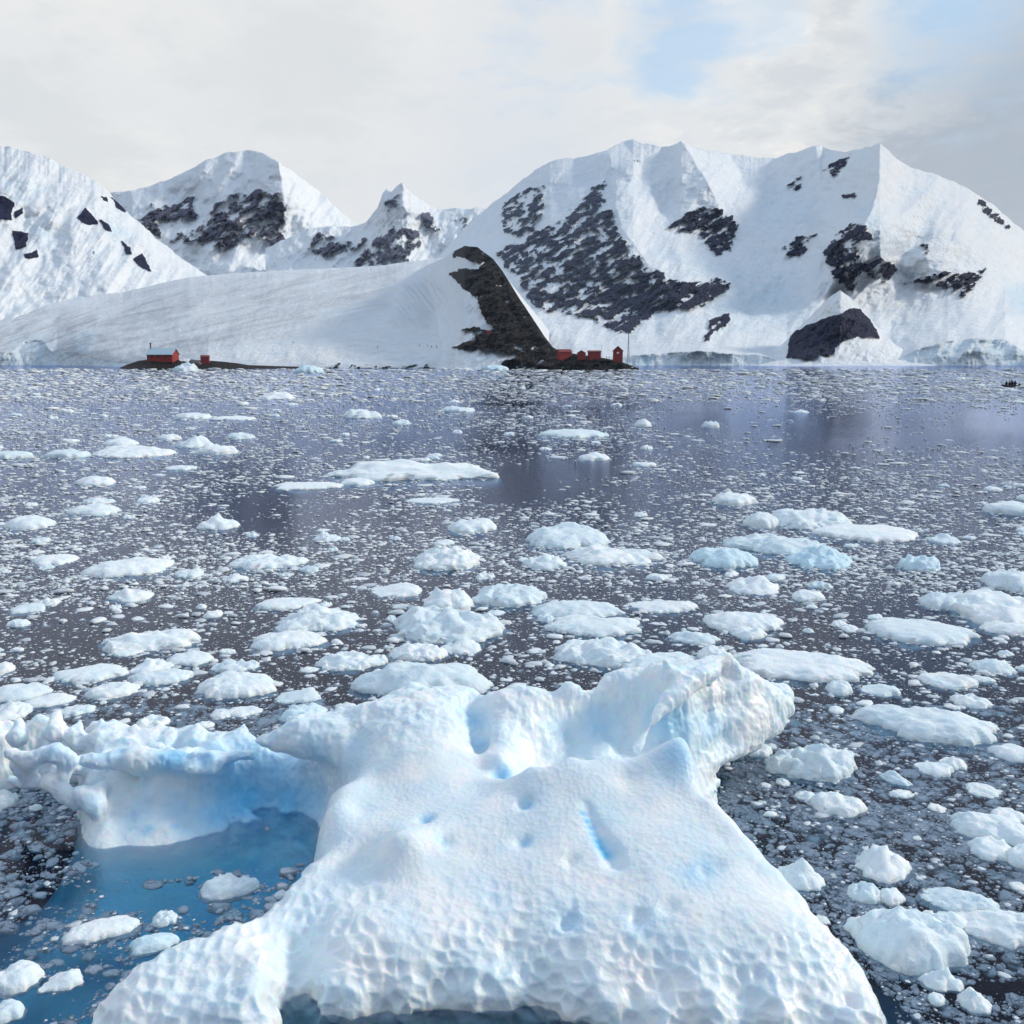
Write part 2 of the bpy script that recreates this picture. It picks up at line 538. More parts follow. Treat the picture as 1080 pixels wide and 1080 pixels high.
relief('snow_peak', M_FARMT,
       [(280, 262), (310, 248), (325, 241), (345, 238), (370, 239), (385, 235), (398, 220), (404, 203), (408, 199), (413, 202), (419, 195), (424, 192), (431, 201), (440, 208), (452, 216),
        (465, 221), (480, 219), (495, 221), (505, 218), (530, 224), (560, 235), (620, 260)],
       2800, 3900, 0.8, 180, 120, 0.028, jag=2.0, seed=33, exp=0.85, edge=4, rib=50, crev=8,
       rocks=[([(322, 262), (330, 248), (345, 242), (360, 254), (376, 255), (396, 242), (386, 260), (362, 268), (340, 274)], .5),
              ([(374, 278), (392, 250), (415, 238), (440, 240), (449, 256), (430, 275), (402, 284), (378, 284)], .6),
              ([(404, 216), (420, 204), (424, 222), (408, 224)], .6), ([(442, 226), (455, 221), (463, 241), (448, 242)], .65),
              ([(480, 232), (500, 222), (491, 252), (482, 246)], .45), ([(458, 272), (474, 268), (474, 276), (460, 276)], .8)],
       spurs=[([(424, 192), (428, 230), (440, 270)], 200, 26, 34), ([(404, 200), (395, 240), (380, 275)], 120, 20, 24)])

# the big mountain on the right
relief('snow_mountain', M_MOUNT,
       [(440, 300), (470, 262), (490, 240), (505, 226), (520, 214), (535, 203), (550, 190), (565, 179), (580, 170), (600, 166), (618, 165), (640, 158), (655, 150), (668, 146),
        (678, 151), (690, 153), (705, 155), (718, 149), (730, 155), (745, 158), (775, 162), (800, 166), (820, 166), (840, 160), (855, 155), (865, 153),
        (875, 157), (890, 161), (905, 158), (918, 155), (928, 151), (938, 160), (950, 171), (965, 178), (990, 185), (1015, 195), (1030, 205), (1045, 214),
        (1060, 227), (1080, 243), (1120, 270), (1180, 300), (1300, 330)],
       1150, 3000, 0.8, 330, 130, 0.011, jag=2.6, seed=47, exp=0.8, edge=4.0, rib=34, crev=8,
       cliff=[(440, 0), (600, 4), (680, 9), (740, 12), (800, 9), (830, 2), (940, 3), (965, 12), (1000, 20), (1060, 20), (1080, 12), (1130, 18), (1300, 14)],
       rocks=[([(527, 213), (550, 200), (576, 193), (574, 225), (560, 250), (536, 250), (525, 236)], .55),
              ([(520, 265), (560, 245), (600, 225), (622, 200), (640, 187), (638, 205), (656, 250), (690, 283), (718, 297), (766, 293), (769, 301), (746, 322),
                (690, 332), (655, 356), (640, 345), (602, 332), (565, 325), (540, 292)], .60),
              ([(640, 290), (690, 284), (718, 297), (766, 292), (769, 302), (746, 322), (692, 332), (655, 356), (640, 345), (625, 320)], .78),
              ([(704, 239), (726, 220), (760, 217), (781, 236), (776, 258), (757, 271), (735, 250), (716, 246)], .72),
              ([(745, 336), (773, 327), (761, 350), (745, 359)], .95),
              ([(821, 263), (842, 245), (861, 247), (850, 262), (835, 271)], .8),
              ([(867, 266), (880, 246), (905, 235), (926, 250), (906, 262), (911, 280), (900, 311), (885, 301), (872, 279)], .68),
              ([(905, 280), (930, 270), (951, 285), (935, 301), (915, 291)], .72),
              ([(950, 298), (975, 291), (990, 286), (1041, 284), (1031, 300), (1016, 314), (990, 301), (960, 301)], .66),
              ([(1027, 206), (1040, 211), (1064, 240), (1050, 236), (1035, 222)], 1),
              ([(969, 258), (985, 253), (980, 270)], .6), ([(864, 182), (876, 170), (890, 162), (905, 160), (893, 180), (880, 188)], .32),
              ([(889, 205), (901, 206), (893, 212)], .9), ([(822, 195), (850, 185), (840, 202)], .3), ([(668, 168), (680, 168), (676, 174)], .6)],
       spurs=[([(928, 148), (926, 200), (908, 250), (890, 320)], 700, 60, 260), ([(718, 148), (738, 180), (758, 215), (775, 260)], 260, 60, 42),
              ([(640, 158), (655, 240), (700, 300), (745, 340)], 180, 90, 60), ([(860, 150), (868, 200), (875, 240)], 150, 50, 50)],
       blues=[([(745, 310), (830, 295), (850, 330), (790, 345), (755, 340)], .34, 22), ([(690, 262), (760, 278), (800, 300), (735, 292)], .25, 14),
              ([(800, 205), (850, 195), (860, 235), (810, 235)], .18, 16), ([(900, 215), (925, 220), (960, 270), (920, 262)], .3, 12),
              ([(1060, 300), (1085, 300), (1085, 335), (1065, 330)], .5, 8), ([(560, 195), (640, 172), (700, 200), (640, 230)], .14, 20)])

# pyramid of rock in front of it
relief('rock_outcrop', M_MOUNT,
       [(770, 386), (800, 379), (822, 366), (838, 350), (852, 336), (868, 320), (878, 311), (886, 306), (896, 313), (906, 322), (918, 336), (930, 351), (945, 364), (965, 375), (1000, 384)],
       1060, 1300, 0.7, 110, 26, 0.04, jag=1.2, seed=55, edge=2.6, rib=16, exp=0.8, streak=0.7,
       rocks=[([(829, 377), (833, 353), (846, 343), (861, 339), (880, 332), (896, 325), (908, 325), (926, 346), (928, 357), (912, 357), (896, 358), (884, 366), (878, 376), (852, 379)], .98),
              ([(864, 318), (872, 311), (869, 322)], .9)],
       spurs=[([(886, 304), (890, 330), (880, 380)], 60, 30, 26)])

# snow dome of the peninsula, with the grey glacier tongue on the left
relief('glacier', M_DOME,
       [(-220, 318), (-60, 322), (0, 326), (40, 318), (90, 312), (130, 308), (165, 300), (200, 292), (250, 288), (300, 285), (350, 283), (400, 280), (440, 275), (472, 271), (500, 276), (540, 300), (580, 350)],
       [(-220, 1250), (60, 1200), (120, 1000), (220, 840), (560, 780)], [(-220, 1900), (560, 1500)], 0.9, 190, 26, 0.016, jag=1.0, seed=61, exp=1.5, crev=2.5, edge=4,
       cliff=[(-220, 12), (0, 10), (80, 10), (120, 4), (180, 1), (560, 1)],
       rocks=[([(330, 389), (360, 384), (420, 385), (470, 384), (530, 388), (500, 392), (330, 392)], .2)],
       blues=[([(10, 352), (55, 352), (60, 384), (8, 384)], .35, 8), ([(75, 352), (108, 345), (92, 372), (74, 375)], .45, 5), ([(78, 308), (98, 308), (94, 316), (80, 315)], .35, 4)],
       dirts=[([(112, 312), (200, 300), (420, 285), (408, 325), (330, 345), (240, 362), (200, 376), (90, 383), (95, 350)], .50, 14, -0.22, 1.0),
              ([(-20, 340), (40, 325), (100, 326), (108, 350), (80, 384), (-20, 384)], .55, 10, -0.35, 2.0),
              ([(415, 340), (425, 300), (455, 290), (470, 310), (450, 345), (425, 345)], .4, 8, 0.9, 1.6)],
       caves=[(34, 374, 19, 15, 16)])

# the dark rock hill at the tip of the peninsula
U = [(476, 267), (490, 250), (510, 250), (535, 268), (548, 285), (562, 308), (578, 330), (598, 358), (604, 374), (576, 376), (550, 367), (530, 355), (512, 341), (505, 323), (498, 314), (482, 299),
     (474, 289), (484, 283), (503, 282), (500, 277), (478, 272)]
Lw = [(468, 367), (490, 361), (501, 355), (488, 348), (500, 343), (521, 345), (536, 355), (544, 366), (582, 364), (640, 375), (690, 392), (536, 392), (524, 380), (541, 376), (520, 371), (500, 370)]
relief('rock_hill', M_HILL,
       [(436, 290), (450, 280), (464, 274.5), (477, 266), (490, 259.5), (504, 261), (520, 273), (530, 286), (545, 310), (560, 333), (575, 356), (583, 366), (592, 371), (612, 374),
        (630, 376.5), (650, 380), (662, 384), (674, 388)],
       [(436, 850), (480, 745), (674, 700)], [(436, 1620), (470, 1250), (490, 1000), (600, 760), (674, 715)], 0.6, 200, 14, 0.035, jag=1.2, seed=71, exp=1.1, edge=3.2, rib=14, streak=1.45, back=160,
       rocks=[(U, 1.0), (Lw, .85), ([(580, 366), (680, 380), (690, 393), (575, 393)], 1.1)],
       dirts=[([(415, 345), (428, 300), (458, 286), (470, 312), (452, 345), (425, 350)], .3, 7, 1.0, 1.8)])

relief('rock_islet', M_HILL,
       [(126, 388), (134, 384.5), (146, 380.5), (160, 379), (186, 379), (198, 378), (206, 380), (216, 380), (232, 381), (250, 383), (262, 385), (290, 386), (330, 387)],
       800, 826, 0.5, 40, 2, 0.05, jag=1.0, seed=83, edge=2, rib=1.2, back=30, streak=0.3,
       rocks=[([(110, 395), (120, 375), (184, 373), (190, 381), (203, 383), (207, 373), (340, 380), (340, 395)], 1.0)])
# ------------------------------------------------------------------ sea bed
s = 9000.0
sb = link('seabed', mesh_np('seabed', np.array([(-s, -400, -11), (s, -400, -11), (s, 4900, -11), (-s, 4900, -11)]), np.array([[0, 1, 2, 3]])),
          plain('dark sea mud', (0.03, 0.04, 0.05), 0.9, 0.2, 0.2))
sb['kind'] = 'structure'
bm = bmesh.new()
bm_box(bm, (0, 2300, -6), (2 * s - 20, 5400, 12))
wo = bm_obj('sea_water', bm, M_WATER)
wo['kind'] = 'structure'
# ------------------------------------------------------------------ the foreground iceberg
def surface_nets(F, o, h):
    """closed quad surface of F = 0 (F > 0 inside) on a regular grid"""
    nx, ny, nz = F.shape
    S = F > 0
    any_ = np.zeros((nx - 1, ny - 1, nz - 1), bool); all_ = np.ones_like(any_)
    corners = [(i, j, k) for i in (0, 1) for j in (0, 1) for k in (0, 1)]
    for i, j, k in corners:
        c = S[i:nx - 1 + i, j:ny - 1 + j, k:nz - 1 + k]
        any_ |= c; all_ &= c
    ci, cj, ck = np.nonzero(any_ & ~all_)
    idx = np.full(any_.shape, -1, np.int64); idx[ci, cj, ck] = np.arange(len(ci))
    val = {c: F[ci + c[0], cj + c[1], ck + c[2]] for c in corners}
    acc = np.zeros((len(ci), 3)); cnt = np.zeros(len(ci))
    for c in corners:
        for ax in range(3):
            if c[ax] == 0:
                d = list(c); d[ax] = 1; d = tuple(d)
                a, b = val[c], val[d]
                m = (a > 0) != (b > 0)
                t = np.where(m, a / np.where(np.abs(a - b) < 1e-12, 1, a - b), 0)
                p = np.tile(np.array(c, float), (len(ci), 1)); p[:, ax] = t
                acc += np.where(m[:, None], p, 0); cnt += m
    V = (np.stack([ci, cj, ck], 1) + acc / cnt[:, None]) * h + np.array(o)
    quads = []
    for ax in range(3):
        u, w = (ax + 1) % 3, (ax + 2) % 3
        sl0 = [slice(None)] * 3; sl1 = [slice(None)] * 3
        sl0[ax] = slice(0, -1); sl1[ax] = slice(1, None)
        A, B = S[tuple(sl0)], S[tuple(sl1)]
        e = np.stack(np.nonzero(A != B), 1)
        ok = (e[:, u] > 0) & (e[:, w] > 0) & (e[:, u] < F.shape[u] - 1) & (e[:, w] < F.shape[w] - 1)
        e = e[ok]
        flip = A[tuple(e.T)]
        q = []
        for du, dw in ((1, 1), (0, 1), (0, 0), (1, 0)):
            f = e.copy(); f[:, u] -= du; f[:, w] -= dw
            q.append(idx[tuple(f.T)])
        q = np.stack(q, 1)
        q = np.where(flip[:, None], q, q[:, ::-1])
        quads.append(q)
    return V, np.concatenate(quads)


# control points: pixel x, pixel y, height above the water
CZ = [
 # left lobe
 (100, 1062, .26), (130, 1030, .36), (180, 1002, .45), (240, 976, .50), (288, 952, .58), (200, 1040, .56), (150, 1062, .46), (250, 1030, .62), (272, 1068, .52), (215, 1075, .48), (284, 1000, .60), (290, 1074, .40), (292, 1048, .46), (291, 1025, .52), (291, 1105, .12),
 (120, 1118, .05), (180, 1125, .08), (240, 1125, .08), (285, 1122, .05),
 # pocket between the lobe and the front face
 (316, 1052, .0), (314, 1030, .14), (312, 1000, .36), (312, 972, .60), (312, 955, .66),
 # front face from left to right
 (335, 1062, .13), (370, 1066, .13), (430, 1062, .13), (500, 1060, .13), (535, 1057, .13), (600, 1068, .13), (640, 1080, .13), (700, 1092, .13), (760, 1096, .13), (830, 1097, .13), (900, 1095, .13), (935, 1088, .13),
 (340, 1035, .30), (370, 1030, .40), (430, 1028, .42), (500, 1025, .42), (535, 1018, .40), (600, 1028, .42), (650, 1038, .42), (700, 1050, .36), (780, 1054, .34), (850, 1055, .34), (895, 1062, .24),
 (340, 985, .60), (370, 975, .74), (430, 965, .80), (500, 965, .80), (560, 960, .85), (640, 965, .90), (700, 990, .80), (760, 1005, .74), (820, 1012, .68), (862, 1018, .60), (893, 1030, .42), (905, 1045, .38),
 (345, 935, .76), (375, 912, .84), (392, 897, 1.02), (400, 922, .90), (430, 918, 1.02), (414, 882, 1.32), (434, 882, 1.36), (460, 905, 1.10), (440, 868, 1.26), (500, 900, 1.10), (560, 890, 1.2), (640, 895, 1.27), (720, 915, 1.22), (800, 955, 1.02), (850, 975, .86),
 (800, 920, 1.10), (840, 950, .90), (760, 880, 1.36), (870, 985, .72),
 (345, 872, 1.0), (380, 855, 1.10), (420, 842, 1.20), (480, 842, 1.36), (540, 838, 1.50), (600, 842, 1.55), (640, 850, 1.50), (690, 850, 1.56), (735, 850, 1.54),
 # ridge of the front mass
 (515, 832, 1.52), (535, 816, 1.62), (560, 806, 1.75), (600, 798, 1.86), (640, 796, 1.87), (665, 800, 1.80), (690, 790, 1.95), (712, 780, 2.10), (724, 781, 2.10), (735, 805, 1.88), (660, 822, 1.68), (700, 815, 1.80),
 # right edge
 (758, 846, 1.54), (778, 868, 1.36), (800, 893, 1.16), (825, 920, .98), (850, 947, .80), (880, 982, .60), (905, 1012, .44), (925, 1052, .24), (936, 1080, .08),
 # left edge of the middle
 (384, 812, 1.34), (365, 828, 1.18), (345, 846, 1.02), (337, 870, .88), (336, 890, .76), (318, 918, .70), (302, 938, .64),
 # middle buttress
 (388, 800, 1.42), (400, 790, 1.58), (430, 792, 1.66), (462, 785, 1.72), (475, 812, 1.46), (430, 818, 1.42), (395, 822, 1.30), (405, 760, 1.85), (440, 760, 1.92), (478, 760, 1.86),
 (372, 752, 1.86), (386, 744, 1.92), (405, 738, 1.96), (420, 728, 2.06), (434, 724, 2.10), (448, 727, 2.06), (462, 725, 2.12), (482, 727, 2.12),
 # groove and right pillar
 (500, 742, 1.86), (506, 765, 1.62), (508, 790, 1.46), (512, 812, 1.38), (522, 735, 2.08), (526, 765, 1.84), (528, 795, 1.62),
 # back wall
 (545, 728, 2.16), (562, 722, 2.22), (580, 728, 2.14), (600, 731, 2.14), (617, 727, 2.18), (640, 714, 2.26), (660, 716, 2.26), (680, 710, 2.32), (700, 700, 2.42), (712, 705, 2.38), (722, 722, 2.22),
 (560, 760, 1.78), (600, 762, 1.62), (640, 764, 1.56), (672, 758, 1.64), (700, 742, 1.92), (560, 785, 1.42), (600, 782, 1.26), (640, 784, 1.2), (668, 782, 1.26),
 # left arm
 (-120, 770, 1.05), (-40, 768, 1.05), (0, 764, 1.10), (40, 761, 1.12), (60, 758, 1.15), (95, 762, 1.14), (125, 768, 1.1), (165, 772, 1.08), (200, 771, 1.12), (225, 775, 1.1), (250, 772, 1.15),
 (0, 785, .86), (60, 785, .90), (85, 795, .78), (100, 800, .92), (150, 802, 1.0), (130, 812, .92), (180, 788, .92), (190, 800, 1.04), (215, 790, 1.02), (240, 795, 1.08), (262, 800, 1.05), (225, 812, 1.0), (170, 812, .98),
 (92, 822, .72), (105, 838, .52), (140, 835, .60), (190, 832, .66), (230, 828, .74), (96, 862, .30), (130, 865, .28), (180, 862, .30), (222, 850, .38),
 (95, 894, .0), (115, 897, .0), (132, 893, .0), (160, 894, .0), (195, 889, .0), (226, 880, .0), (246, 866, .02),
 # alcove behind the pool
 (268, 857, .0), (290, 853, .0), (312, 857, .0), (330, 868, .0), (270, 835, .28), (295, 832, .32), (318, 842, .30), (285, 812, .62), (310, 815, .70), (335, 832, .62), (275, 792, .96), (355, 815, .98),
]
# points that lie out of sight or under water: x, y, z
CX = []


def hid(px, py, z, dx=0.0, dy=0.0, z2=None):
    x, y, _ = atz(px, py, z)
    CX.append((float(x) + dx, float(y) + dy, z if z2 is None else z2))


for a in ((100, 1062, .26), (130, 1030, .36), (180, 1002, .45), (240, 976, .50), (288, 952, .58), (318, 918, .7), (336, 890, .76), (337, 870, .88), (345, 846, 1.0)):
    hid(*a, dx=-.30, dy=.32, z2=-.75)
for a in ((758, 846, 1.54), (800, 893, 1.16), (850, 947, .80), (880, 982, .60), (905, 1012, .44), (925, 1052, .24)):
    hid(*a, dx=.40, dy=.32, z2=-.55); hid(*a, dx=1.0, dy=.7, z2=-.8); hid(*a, dx=1.9, dy=1.2, z2=-1.2); hid(*a, dx=2.8, dy=1.6, z2=-2.6)
for px in range(100, 290, 45):
    hid(px, 1135, 0, dy=-.3, z2=-1.6)
for px, py in ((313, 1088), (335, 1075), (370, 1079), (430, 1076), (500, 1074), (535, 1070), (600, 1082), (640, 1094), (700, 1106), (760, 1110), (830, 1111), (900, 1109), (950, 1100)):
    hid(px, py, 0, dy=-.12, z2=-1.6); hid(px, py, 0, dy=-1.2, z2=-3)
hid(311, 1068, 0, z2=-1.4)
# behind the ridge of the front mass, floor of the bowl
for px, py, z in ((560, 806, 1.75), (600, 798, 1.86), (640, 796, 1.87), (690, 790, 1.95)):
    hid(px, py, z, dy=.30, z2=.95)
for px, py, z in ((712, 780, 2.1), (728, 784, 2.08)):
    hid(px, py, z, dy=.5, z2=1.0); hid(px, py, z, dy=1.1, dx=.3, z2=-.6)
hid(738, 808, 1.88, dx=.5, dy=.5, z2=-.6)
# back of the wall and of the arm
for px, py, z in ((372, 752, 1.86), (405, 738, 1.96), (434, 724, 2.10), (482, 727, 2.12), (545, 728, 2.16), (600, 731, 2.14), (640, 714, 2.26), (680, 710, 2.32)):
    hid(px, py, z, dy=.55, z2=z - .35); hid(px, py, z, dy=1.1, z2=-1.2)
hid(500, 742, 1.86, dy=.6, z2=1.7); hid(500, 742, 1.86, dy=1.2, z2=-1.)
for px, py, z in ((-120, 770, 1.05), (-40, 768, 1.05), (0, 764, 1.1), (60, 758, 1.15), (125, 768, 1.1), (200, 771, 1.12), (250, 772, 1.15)):
    hid(px, py, z, dy=.5, z2=.5); hid(px, py, z, dy=1.0, z2=-1.2)
hid(300, 800, .9, dy=.7, z2=.7); hid(330, 800, 1.0, dy=1.2, z2=.3); hid(300, 800, .9, dy=1.5, z2=-.8)
# prong on the right: only its foot is part of the height map
for px, py, z in ((735, 800, .2), (740, 780, .8), (765, 768, .7), (790, 762, .5), (725, 760, 1.1), (745, 745, 1.2), (770, 742, 1.0), (800, 752, .55)):
    hid(px, py, z)
for px, py in ((737, 813), (752, 803), (770, 793), (790, 784), (812, 775), (832, 768)):
    hid(px, py, 0, z2=-.5); hid(px, py, 0, dx=.2, dy=-.3, z2=-1.4); hid(px, py, 0, dx=.6, dy=-.5, z2=-3.2)
for px, py, z in ((725, 740, 1.0), (765, 735, .9), (800, 745, .5), (826, 755, .2)):
    hid(px, py, z, dy=.9, z2=-.5); hid(px, py, z, dy=1.5, z2=-2)
# the shelf of ice under the pool, deeper away from the berg
for px, py, z in ((290, 880, -.75), (240, 905, -.85), (180, 925, -.95), (110, 950, -.8), (250, 940, -.8), (180, 965, -.95), (40, 1000, -.72), (40, 950, -.85), (60, 1050, -.70), (-10, 1060, -.75), (-10, 1000, -.8), (-200, 1000, -1.5), (-200, 1100, -1.4), (150, 1000, -.75), (100, 1000, -.72), (-100, 950, -1.2), (0, 960, -.9),
                  (20, 920, -1.1), (60, 905, -1.05), (0, 870, -2.0), (60, 870, -1.7), (-60, 1000, -1.0), (-60, 900, -2.0), (0, 1120, -1.0), (-100, 1080, -1.25), (60, 840, -3.2), (20, 840, -4.5), (75, 830, -1.2), (120, 1150, -1.6)):
    hid(px, py, 0, z2=z * .85)
for px, py in ((-300, 800), (-300, 1000), (1150, 800), (1150, 950), (1150, 1080), (900, 760), (700, 660), (500, 660), (300, 690), (100, 700), (-100, 710), (1000, 900), (950, 850), (870, 800), (500, 1200), (800, 1220), (200, 1250)):
    hid(px, py, 0, z2=-3.2)
for px, py, z in CZ:
    x, y, zz = atz(px, py, z); CX.append((float(x), float(y), float(zz)))
CX = np.array(CX)

HG = 0.045
bx0, bx1, by0, by1, bz0, bz1 = -12.4, 8.6, 8.9, 20.6, -2.6, 2.75
gx = np.arange(bx0, bx1, HG); gy = np.arange(by0, by1, HG); gz = np.arange(bz0, bz1, HG)
GX, GY = np.meshgrid(gx, gy, indexing='ij')


def rbf(P, c=0.06, lam=0.012):
    A = np.sqrt(((P[:, None, :2] - P[None, :, :2]) ** 2).sum(-1) + c * c)
    n = len(P)
    M = np.zeros((n + 3, n + 3)); M[:n, :n] = A - lam * np.eye(n)
    M[:n, n] = 1; M[:n, n + 1:] = P[:, :2]; M[n:, :n] = M[:n, n:].T
    w = np.linalg.solve(M, np.concatenate([P[:, 2], np.zeros(3)]))
    H = w[n] + w[n + 1] * GX + w[n + 2] * GY
    for i in range(n):
        H = H + w[i] * np.sqrt((GX - P[i, 0]) ** 2 + (GY - P[i, 1]) ** 2 + c * c)
    return H


H = rbf(CX)
# a little smoothing away from the traced points' own cusps
for _ in range(2):
    Hp = np.pad(H, 1, 'edge')
    H = 0.5 * H + 0.125 * (Hp[2:, 1:-1] + Hp[:-2, 1:-1] + Hp[1:-1, 2:] + Hp[1:-1, :-2])
# everything but the pool's shelf falls away steeply under water
wpx, wpy = project(GX, GY, 0 * GX)
pool = sstep(-12, 12, poly_sd(wpx, wpy, [(-260, 1300), (-260, 872), (50, 850), (110, 860), (180, 850), (250, 830), (345, 830), (350, 900), (320, 935), (285, 975), (140, 1040), (95, 1085), (85, 1300)]))
pool = np.maximum(pool, .93 * sstep(-25, 25, poly_sd(wpx, wpy, [(735, 795), (840, 785), (920, 860), (1000, 980), (1040, 1120), (925, 1120), (880, 985), (800, 895)])))
H = np.where(H < 0, H * (1 + 5 * (1 - pool)), H)
arm = sstep(-10, 25, poly_sd(wpx, wpy, [(-300, 905), (-300, 740), (255, 740), (262, 860), (120, 905)])) * sstep(.1, .5, H)
H = H + arm * (.26 * fbm(GX * 1.3, GY * 1.3, 4, 4, 301) + .30 * (ridged(GX * .9, GY * .9, 7, 3, 303) - .55))
BERG_H = H
gH = np.gradient(H, HG)
slope = np.sqrt(1 + gH[0] ** 2 + gH[1] ** 2)
F = ((H / slope)[:, :, None] - (gz[None, None, :] / slope[:, :, None])).astype(np.float32)
F = np.clip(F, -0.6, 0.6)
F = np.minimum(F, (gz[None, None, :] + .5 + 2.4 * pool[:, :, None]).astype(np.float32))
G3 = (GX[:, :, None], GY[:, :, None], gz[None, None, :])


def region(lo, hi):
    s = []
    for a, g, l, h in ((0, gx, lo[0], hi[0]), (1, gy, lo[1], hi[1]), (2, gz, lo[2], hi[2])):
        s.append(slice(max(0, np.searchsorted(g, l)), max(1, np.searchsorted(g, h))))
    return tuple(s)


def cone(a, b, ra, rb, add=True, k=0.10, flat=1.0):
    """round cone from a to b blended into (or cut out of) the ice"""
    global F
    a, b = np.array(a, float), np.array(b, float)
    m = max(ra, rb) + 0.5
    s = region(np.minimum(a, b) - m, np.maximum(a, b) + m)
    x, y, z = gx[s[0]][:, None, None], gy[s[1]][None, :, None], gz[s[2]][None, None, :]
    d = b - a
    t = np.clip(((x - a[0]) * d[0] + (y - a[1]) * d[1] + (z - a[2]) * d[2]) / max(1e-9, (d ** 2).sum()), 0, 1)
    q = np.sqrt((x - a[0] - t * d[0]) ** 2 + (y - a[1] - t * d[1]) ** 2 + ((z - a[2] - t * d[2]) / flat) ** 2)
    f = np.clip(ra + (rb - ra) * t - q, -0.6, 0.6)
    f0 = F[s]
    if add:
        F[s] = 0.5 * (f0 + f + np.sqrt((f0 - f) ** 2 + k * k))
    else:
        F[s] = 0.5 * (f0 - f - np.sqrt((f0 + f) ** 2 + k * k))


def A3(px, py, Y):
    return [float(c) for c in aty(px, py, Y)]



def surf(px, py):
    """the point of the height map that the ray through a pixel meets first"""
    Y = np.arange(9.5, 20.0, .01)
    x, y, z = aty(np.full(len(Y), px), np.full(len(Y), py), Y)
    i = np.clip(((x - bx0) / HG), 0, len(gx) - 1).astype(int); j = np.clip(((y - by0) / HG), 0, len(gy) - 1).astype(int)
    hit = np.nonzero(BERG_H[i, j] >= z)[0]
    q = hit[0] if len(hit) else len(Y) - 1
    return np.array([x[q], y[q], z[q]])


# the horn that leans out over the pool, under it a hollow
cone(A3(390, 786, 16.5), A3(322, 780, 16.3), .52, .36, k=.16); cone(A3(322, 780, 16.3), A3(276, 783, 16.1), .32, .12, k=.10)
cone(A3(372, 762, 16.9), A3(326, 770, 16.6), .28, .16, k=.12); cone(A3(312, 768, 16.5), A3(304, 757, 16.5), .16, .05, k=.06); cone(A3(350, 790, 16.2), A3(384, 805, 15.9), .26, .26, k=.14)
# the left arm: crest, lip and shoulders, then the undercut below the lip
cone(A3(92, 803, 15.9), A3(150, 803, 16.1), .12, .17, k=.16); cone(A3(150, 803, 16.1), A3(222, 806, 16.2), .17, .15, k=.2); cone(A3(222, 806, 16.2), A3(266, 797, 16.6), .16, .12, k=.2)
cone(A3(200, 812, 15.9), A3(228, 815, 16.0), .13, .11, k=.14)
for px, py in ((-20, 764), (18, 758), (58, 753), (82, 760), (104, 759), (140, 766), (176, 768), (204, 765), (228, 773), (254, 766)):
    cone(A3(px, py + 18, 17.2), A3(px + 3, py, 17.45), .20, .03, k=.08)
for px, py, Y, r in ((120, 788, 16.7, .18), (215, 796, 16.5, .14), (150, 786, 16.9, .15), (245, 786, 16.8, .15), (70, 782, 16.8, .18)):
    cone(A3(px, py, Y), A3(px + 12, py - 2, Y + .1), r, r * .8, False, k=.08)
for px in (118, 152, 186, 216):
    cone(A3(px, 896 - (px - 100) * .12, 15.1), A3(px + 22, 842, 15.75), .07, .12, False, k=.07)
cone(A3(102, 846, 15.55), A3(150, 846, 15.6), .16, .22, False, k=.14); cone(A3(150, 846, 15.6), A3(235, 840, 16.0), .22, .30, False, k=.16)
# fin with a hole at the left
FN = [(8, 794, 16.0), (34, 800, 16.0), (58, 793, 16.05), (74, 803, 16.1), (66, 818, 16.1), (50, 826, 16.0), (68, 838, 16.0), (80, 845, 15.9), (92, 842, 15.9)]
FR = [.05, .10, .11, .085, .06, .08, .10, .10, .12]
for (p, q, r1, r2) in zip(FN[:-1], FN[1:], FR[:-1], FR[1:]):
    cone(A3(*p), A3(*q), r1, r2, k=.06)
cone(A3(16, 806, 16.1), A3(34, 824, 16.2), .08, .09, k=.06); cone(A3(34, 826, 16.2), A3(46, 828, 16.1), .08, .07, k=.06); cone(A3(10, 822, 16.3), A3(26, 826, 16.2), .07, .08, k=.05)
cone(A3(28, 800, 16.0), A3(33, 816, 16.1), .11, .08, k=.06)
cone(A3(86, 838, 15.8), A3(100, 850, 15.7), .13, .18, k=.08); cone(A3(100, 840, 15.8), A3(108, 830, 15.9), .12, .10, k=.06)
cone(A3(60, 812, 16.3), A3(88, 806, 16.6), .09, .14, k=.10)
# the prong at the right: a leaning fin that ends in a spike and a broken nose
cone(A3(708, 716, 17.0), A3(742, 706, 17.7), .20, .15, k=.1); cone(A3(742, 706, 17.7), A3(766, 692, 18.1), .16, .05, k=.08); cone(A3(766, 698, 18.1), A3(782, 716, 18.3), .09, .13, k=.08)
cone(A3(782, 716, 18.3), A3(828, 747, 18.6), .15, .14, k=.08); cone(A3(752, 712, 18.0), A3(750, 703, 18.0), .10, .04, k=.05)
cone(A3(718, 742, 17.6), A3(772, 728, 18.3), .27, .30, k=.16); cone(A3(772, 735, 18.3), A3(812, 748, 18.5), .30, .20, k=.12); cone(A3(732, 776, 17.4), A3(786, 758, 18.1), .30, .30, k=.2)
cone(A3(786, 758, 18.1), A3(820, 760, 18.4), .22, .12, k=.1)
cone(A3(744, 797, 17.1), A3(790, 779, 17.9), .27, .24, k=.16); cone(A3(790, 776, 17.9), A3(816, 768, 18.3), .20, .12, k=.14)
cone(A3(780, 722, 18.2), A3(784, 708, 18.3), .16, .06, k=.08); cone(A3(802, 732, 19.0), A3(824, 736, 19.0), .26, .24, k=.08)
cone(A3(805, 740, 18.3), A3(818, 738, 18.4), .14, .10, k=.05)
cone(A3(705, 708, 16.9), A3(701, 697, 16.9), .12, .05, k=.08)
cone(A3(708, 772, 15.9), A3(750, 744, 16.6), .42, .44, False, k=.14)
